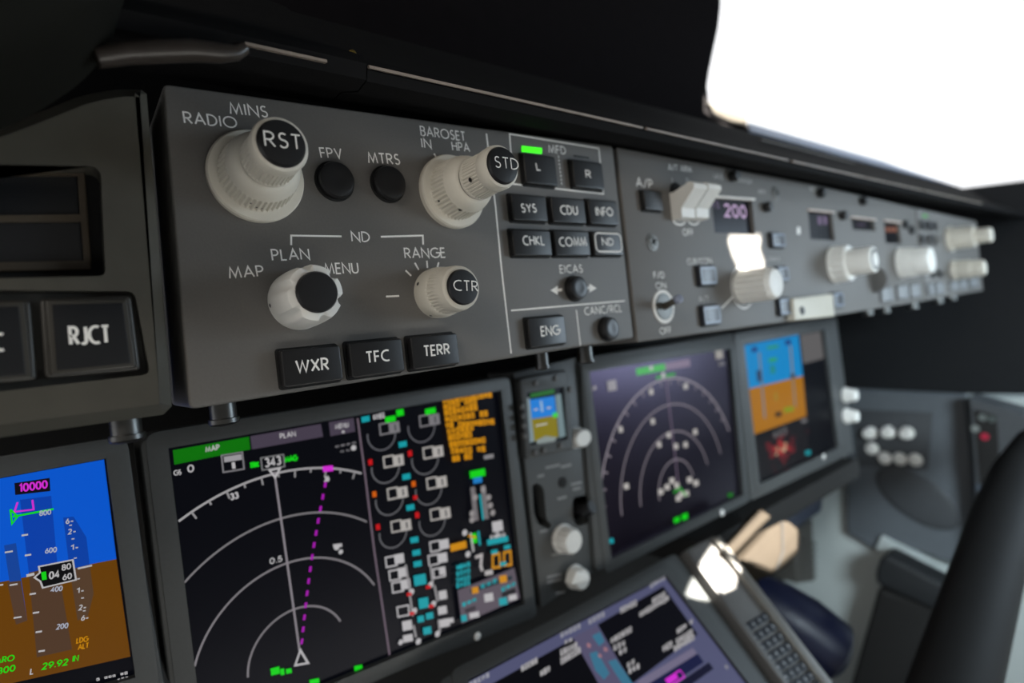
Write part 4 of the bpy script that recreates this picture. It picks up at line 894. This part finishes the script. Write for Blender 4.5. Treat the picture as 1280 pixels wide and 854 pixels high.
# ------------------------------------------------------------------ footwell box caught by the sun
bx = thing('footwell_duct', 'tan sunlit box in the dark gap below the farthest display', 'duct', BOXF.at(*BOXF.px(950, 700)))
DUCT = mat('duct_grey', (.028, .022, .016), .8, 0, .1, noise=.1, nscale=40)
m = MB(); m.slab(BOXF, round_poly(poly_px(BOXF, [(925, 700), (962, 660), (985, 648), (1002, 662), (1001, 690), (990, 706), (968, 718)]), .008), -.03, 0, .006, steps=3); m.build('body', DUCT, bx)
m = MB(); m.slab(BOXF, round_poly(poly_px(BOXF, [(900, 693), (951, 634), (966, 646), (912, 702)], .0), .004), -.012, .0, .004, steps=3); m.build('flange', DUCT, bx)
lines(bx, BOXF, [[(978, 652), (979, 690), (970, 714)]], 3, .001, mat('seam_dark', (.004, .004, .004), .8), 'seam')
gr = MB()
LVF = Frame((0, .30, 0), (1, 0, 0), (0, 0, 1))
lo = poly_px(LVF, [(985, 668), (1016, 650), (1019, 727), (998, 730)])
gr.slab(LVF, ccw(lo), -.05, 0, .004)
for i in range(6):
    y = 672 + i * 8
    a, b = LVF.px(1000, y), LVF.px(1017, y + 6)
    gr.slab(LVF, ccw([a, b, (b[0], b[1] - .006), (a[0], a[1] - .006)]), 0, .006, .001)
tag(gr.build('air_grille', mat('grille_grey', (.09, .088, .08), .55)), 'louvred grey grille right of the tan sunlit box', 'grille')
# dark blue box above the grille, under the display's right corner
m = MB(); BF2 = Frame((0, .22, 0), (1, 0, 0), (0, 0, 1))
m.slab(BF2, round_poly(poly_px(BF2, [(962, 648), (1018, 612), (1030, 618), (1028, 640), (1000, 660), (975, 668)]), .008), -.06, 0, .006, steps=3)
tag(m.build('junction_box', mat('dark_blue_box', (.020, .026, .045), .4)), 'small dark blue box under the lower right corner of the farthest display', 'box')

# ------------------------------------------------------------------ officer side: panel, pocket, bar, yoke
sp = thing('side_console', 'blue grey side console with two rows of pale knobs at right', 'console', SW.at(0, -.5))
m = MB(); m.slab(SW, round_poly(poly_px(SW, [(1056, 486), (1130, 490), (1206, 494), (1214, 560), (1218, 640), (1206, 712), (1103, 674), (1093, 689), (1057, 667)]), .006), -.015, 0, .006, steps=3); m.build('body', SIDE, sp)
m = MB(); m.slab(SW, poly_px(SW, [(1066, 512), (1166, 516), (1160, 588), (1072, 583)], .002), -.01, .002, .001); m.build('switch_plate', SIDED, sp)
for x, y in ((1088, 541), (1111, 540), (1134, 541), (1090, 561), (1106, 573), (1125, 574), (1144, 575)):
    u, v = SW.px(x, y, .003); big = y < 550
    MB().lathe(SW, u, v, [(.013, .001), (.012, .006), (.0105, .018 if big else .009), (.008, .020 if big else .010), (0, .020 if big else .010)], 24, (8, .0012, .005, .019)).build('selector_knob', WHITEK, sp)
m = MB(); u, v = SW.px(1146, 622)
cup = [(u + .075 * math.cos(a) * .9, v + .050 * math.sin(a) - .028 * math.cos(a)) for a in [2 * math.pi * i / 30 for i in range(30)]]
m.slab(SW, ccw(cup), -.004, .006, .005, steps=3); m.build('cup_recess_lid', SIDED, sp)
m = MB(); m.slab(SW, poly_px(SW, [(1094, 686), (1101, 671), (1202, 723), (1197, 735)], .012), -.006, .012, .003); m.build('lower_rail', PALE, sp, label='pale rail along the lower edge')
nc = thing('side_console', 'dark end console with tiny lamps behind the black yoke at far right', 'console', SW.at(.05, -.5))
S2 = Frame((1.24, 0, 0), (0, -1, 0), (0, 0, 1))
m = MB(); m.slab(S2, round_poly(poly_px(S2, [(1207, 497), (1290, 520), (1340, 560), (1340, 700), (1222, 694)]), .006), -.06, 0, .006, steps=3); m.build('body', SIDED, nc)
m = MB(); m.slab(S2, poly_px(S2, [(1218, 512), (1246, 520), (1252, 640), (1228, 640)], .002), -.01, .002); m.build('lamp_plate', BLACKM, nc)
for x, y, c in ((1231, 546, (150, 40, 62)), (1219, 536, (110, 120, 120)), (1228, 522, (90, 100, 100)), (1240, 524, (70, 80, 80)), (1224, 610, (60, 70, 80)), (1226, 628, (60, 70, 80))):
    u, v = S2.px(x, y, .003); MB().lathe(S2, u, v, [(.006, .001), (.006, .004), (.004, .006), (0, .006)], 14).build('lamp_button', ecol(*c), nc, label='small red lamp' if c[0] == 150 else None)
# dark storage pocket against the pale wall
pk = thing('storage_pocket', 'black storage pocket with a folded top against the pale side wall', 'pocket', SW.at(-.1, -.75))
P3 = Frame((1.22, 0, 0), (0, -1, 0), (0, 0, 1))
m = MB(); m.slab(P3, round_poly(poly_px(P3, [(1097, 735), (1170, 760), (1200, 800), (1190, 900), (1050, 900)]), .01), -.06, 0, .01, steps=3); m.build('body', BLACKM, pk)
m = MB(); m.slab(P3, round_poly(poly_px(P3, [(1099, 700), (1107, 693), (1194, 738), (1190, 780), (1180, 768), (1096, 730), (1094, 718)], .01), .008), -.035, .014, .008, steps=3); m.build('top_flap', mat('flap_black', (.018, .020, .022), .6), pk)
# navy padded bar beside the keypad
BF3 = Frame(LP.at(0, 0, -.075), LP.ux, LP.uy)
path = [BF3.at(*BF3.px(x, y)) for x, y in [(935, 738), (965, 762), (1000, 786), (1040, 816), (1050, 823)]]
m = MB(); m.tube(path, [.026, .037, .040, .038, .024], 24)
tag(m.build('armrest_bar', NAVY), 'dark navy padded bar lying beside the keypad unit', 'padded bar')
# black yoke curving through the lower right corner
YF = Frame((0, -.10, 0), (1, 0, 0), (0, 0, 1))
yk = thing('control_yoke', 'thick black control yoke curving up the lower right corner', 'yoke', YF.at(*YF.px(1200, 854)))
path = [YF.at(*YF.px(x, y), dw) for x, y, dw in [(1165, 960, .0), (1180, 900, .0), (1197, 840, 0), (1216, 775, 0), (1235, 710, 0), (1254, 650, 0), (1275, 598, 0), (1300, 560, 0)]]
m = MB(); m.tube(path, [.034, .034, .033, .032,   .031, .031, .031, .030], 24); m.build('column', mat('yoke_black', (.007, .007, .0072), .7, 0, .25, noise=.15, nscale=50, bump=.1), yk)
u, v = YF.px(1246, 772)
m = MB(); m.lathe(Frame(YF.at(u, v, 0), (.9, 0, .4), (-.4, 0, .9)), 0, 0, [(.006, -.01), (.006, .008), (.004, .011), (0, .011)], 18); m.build('bolt', METAL, yk)
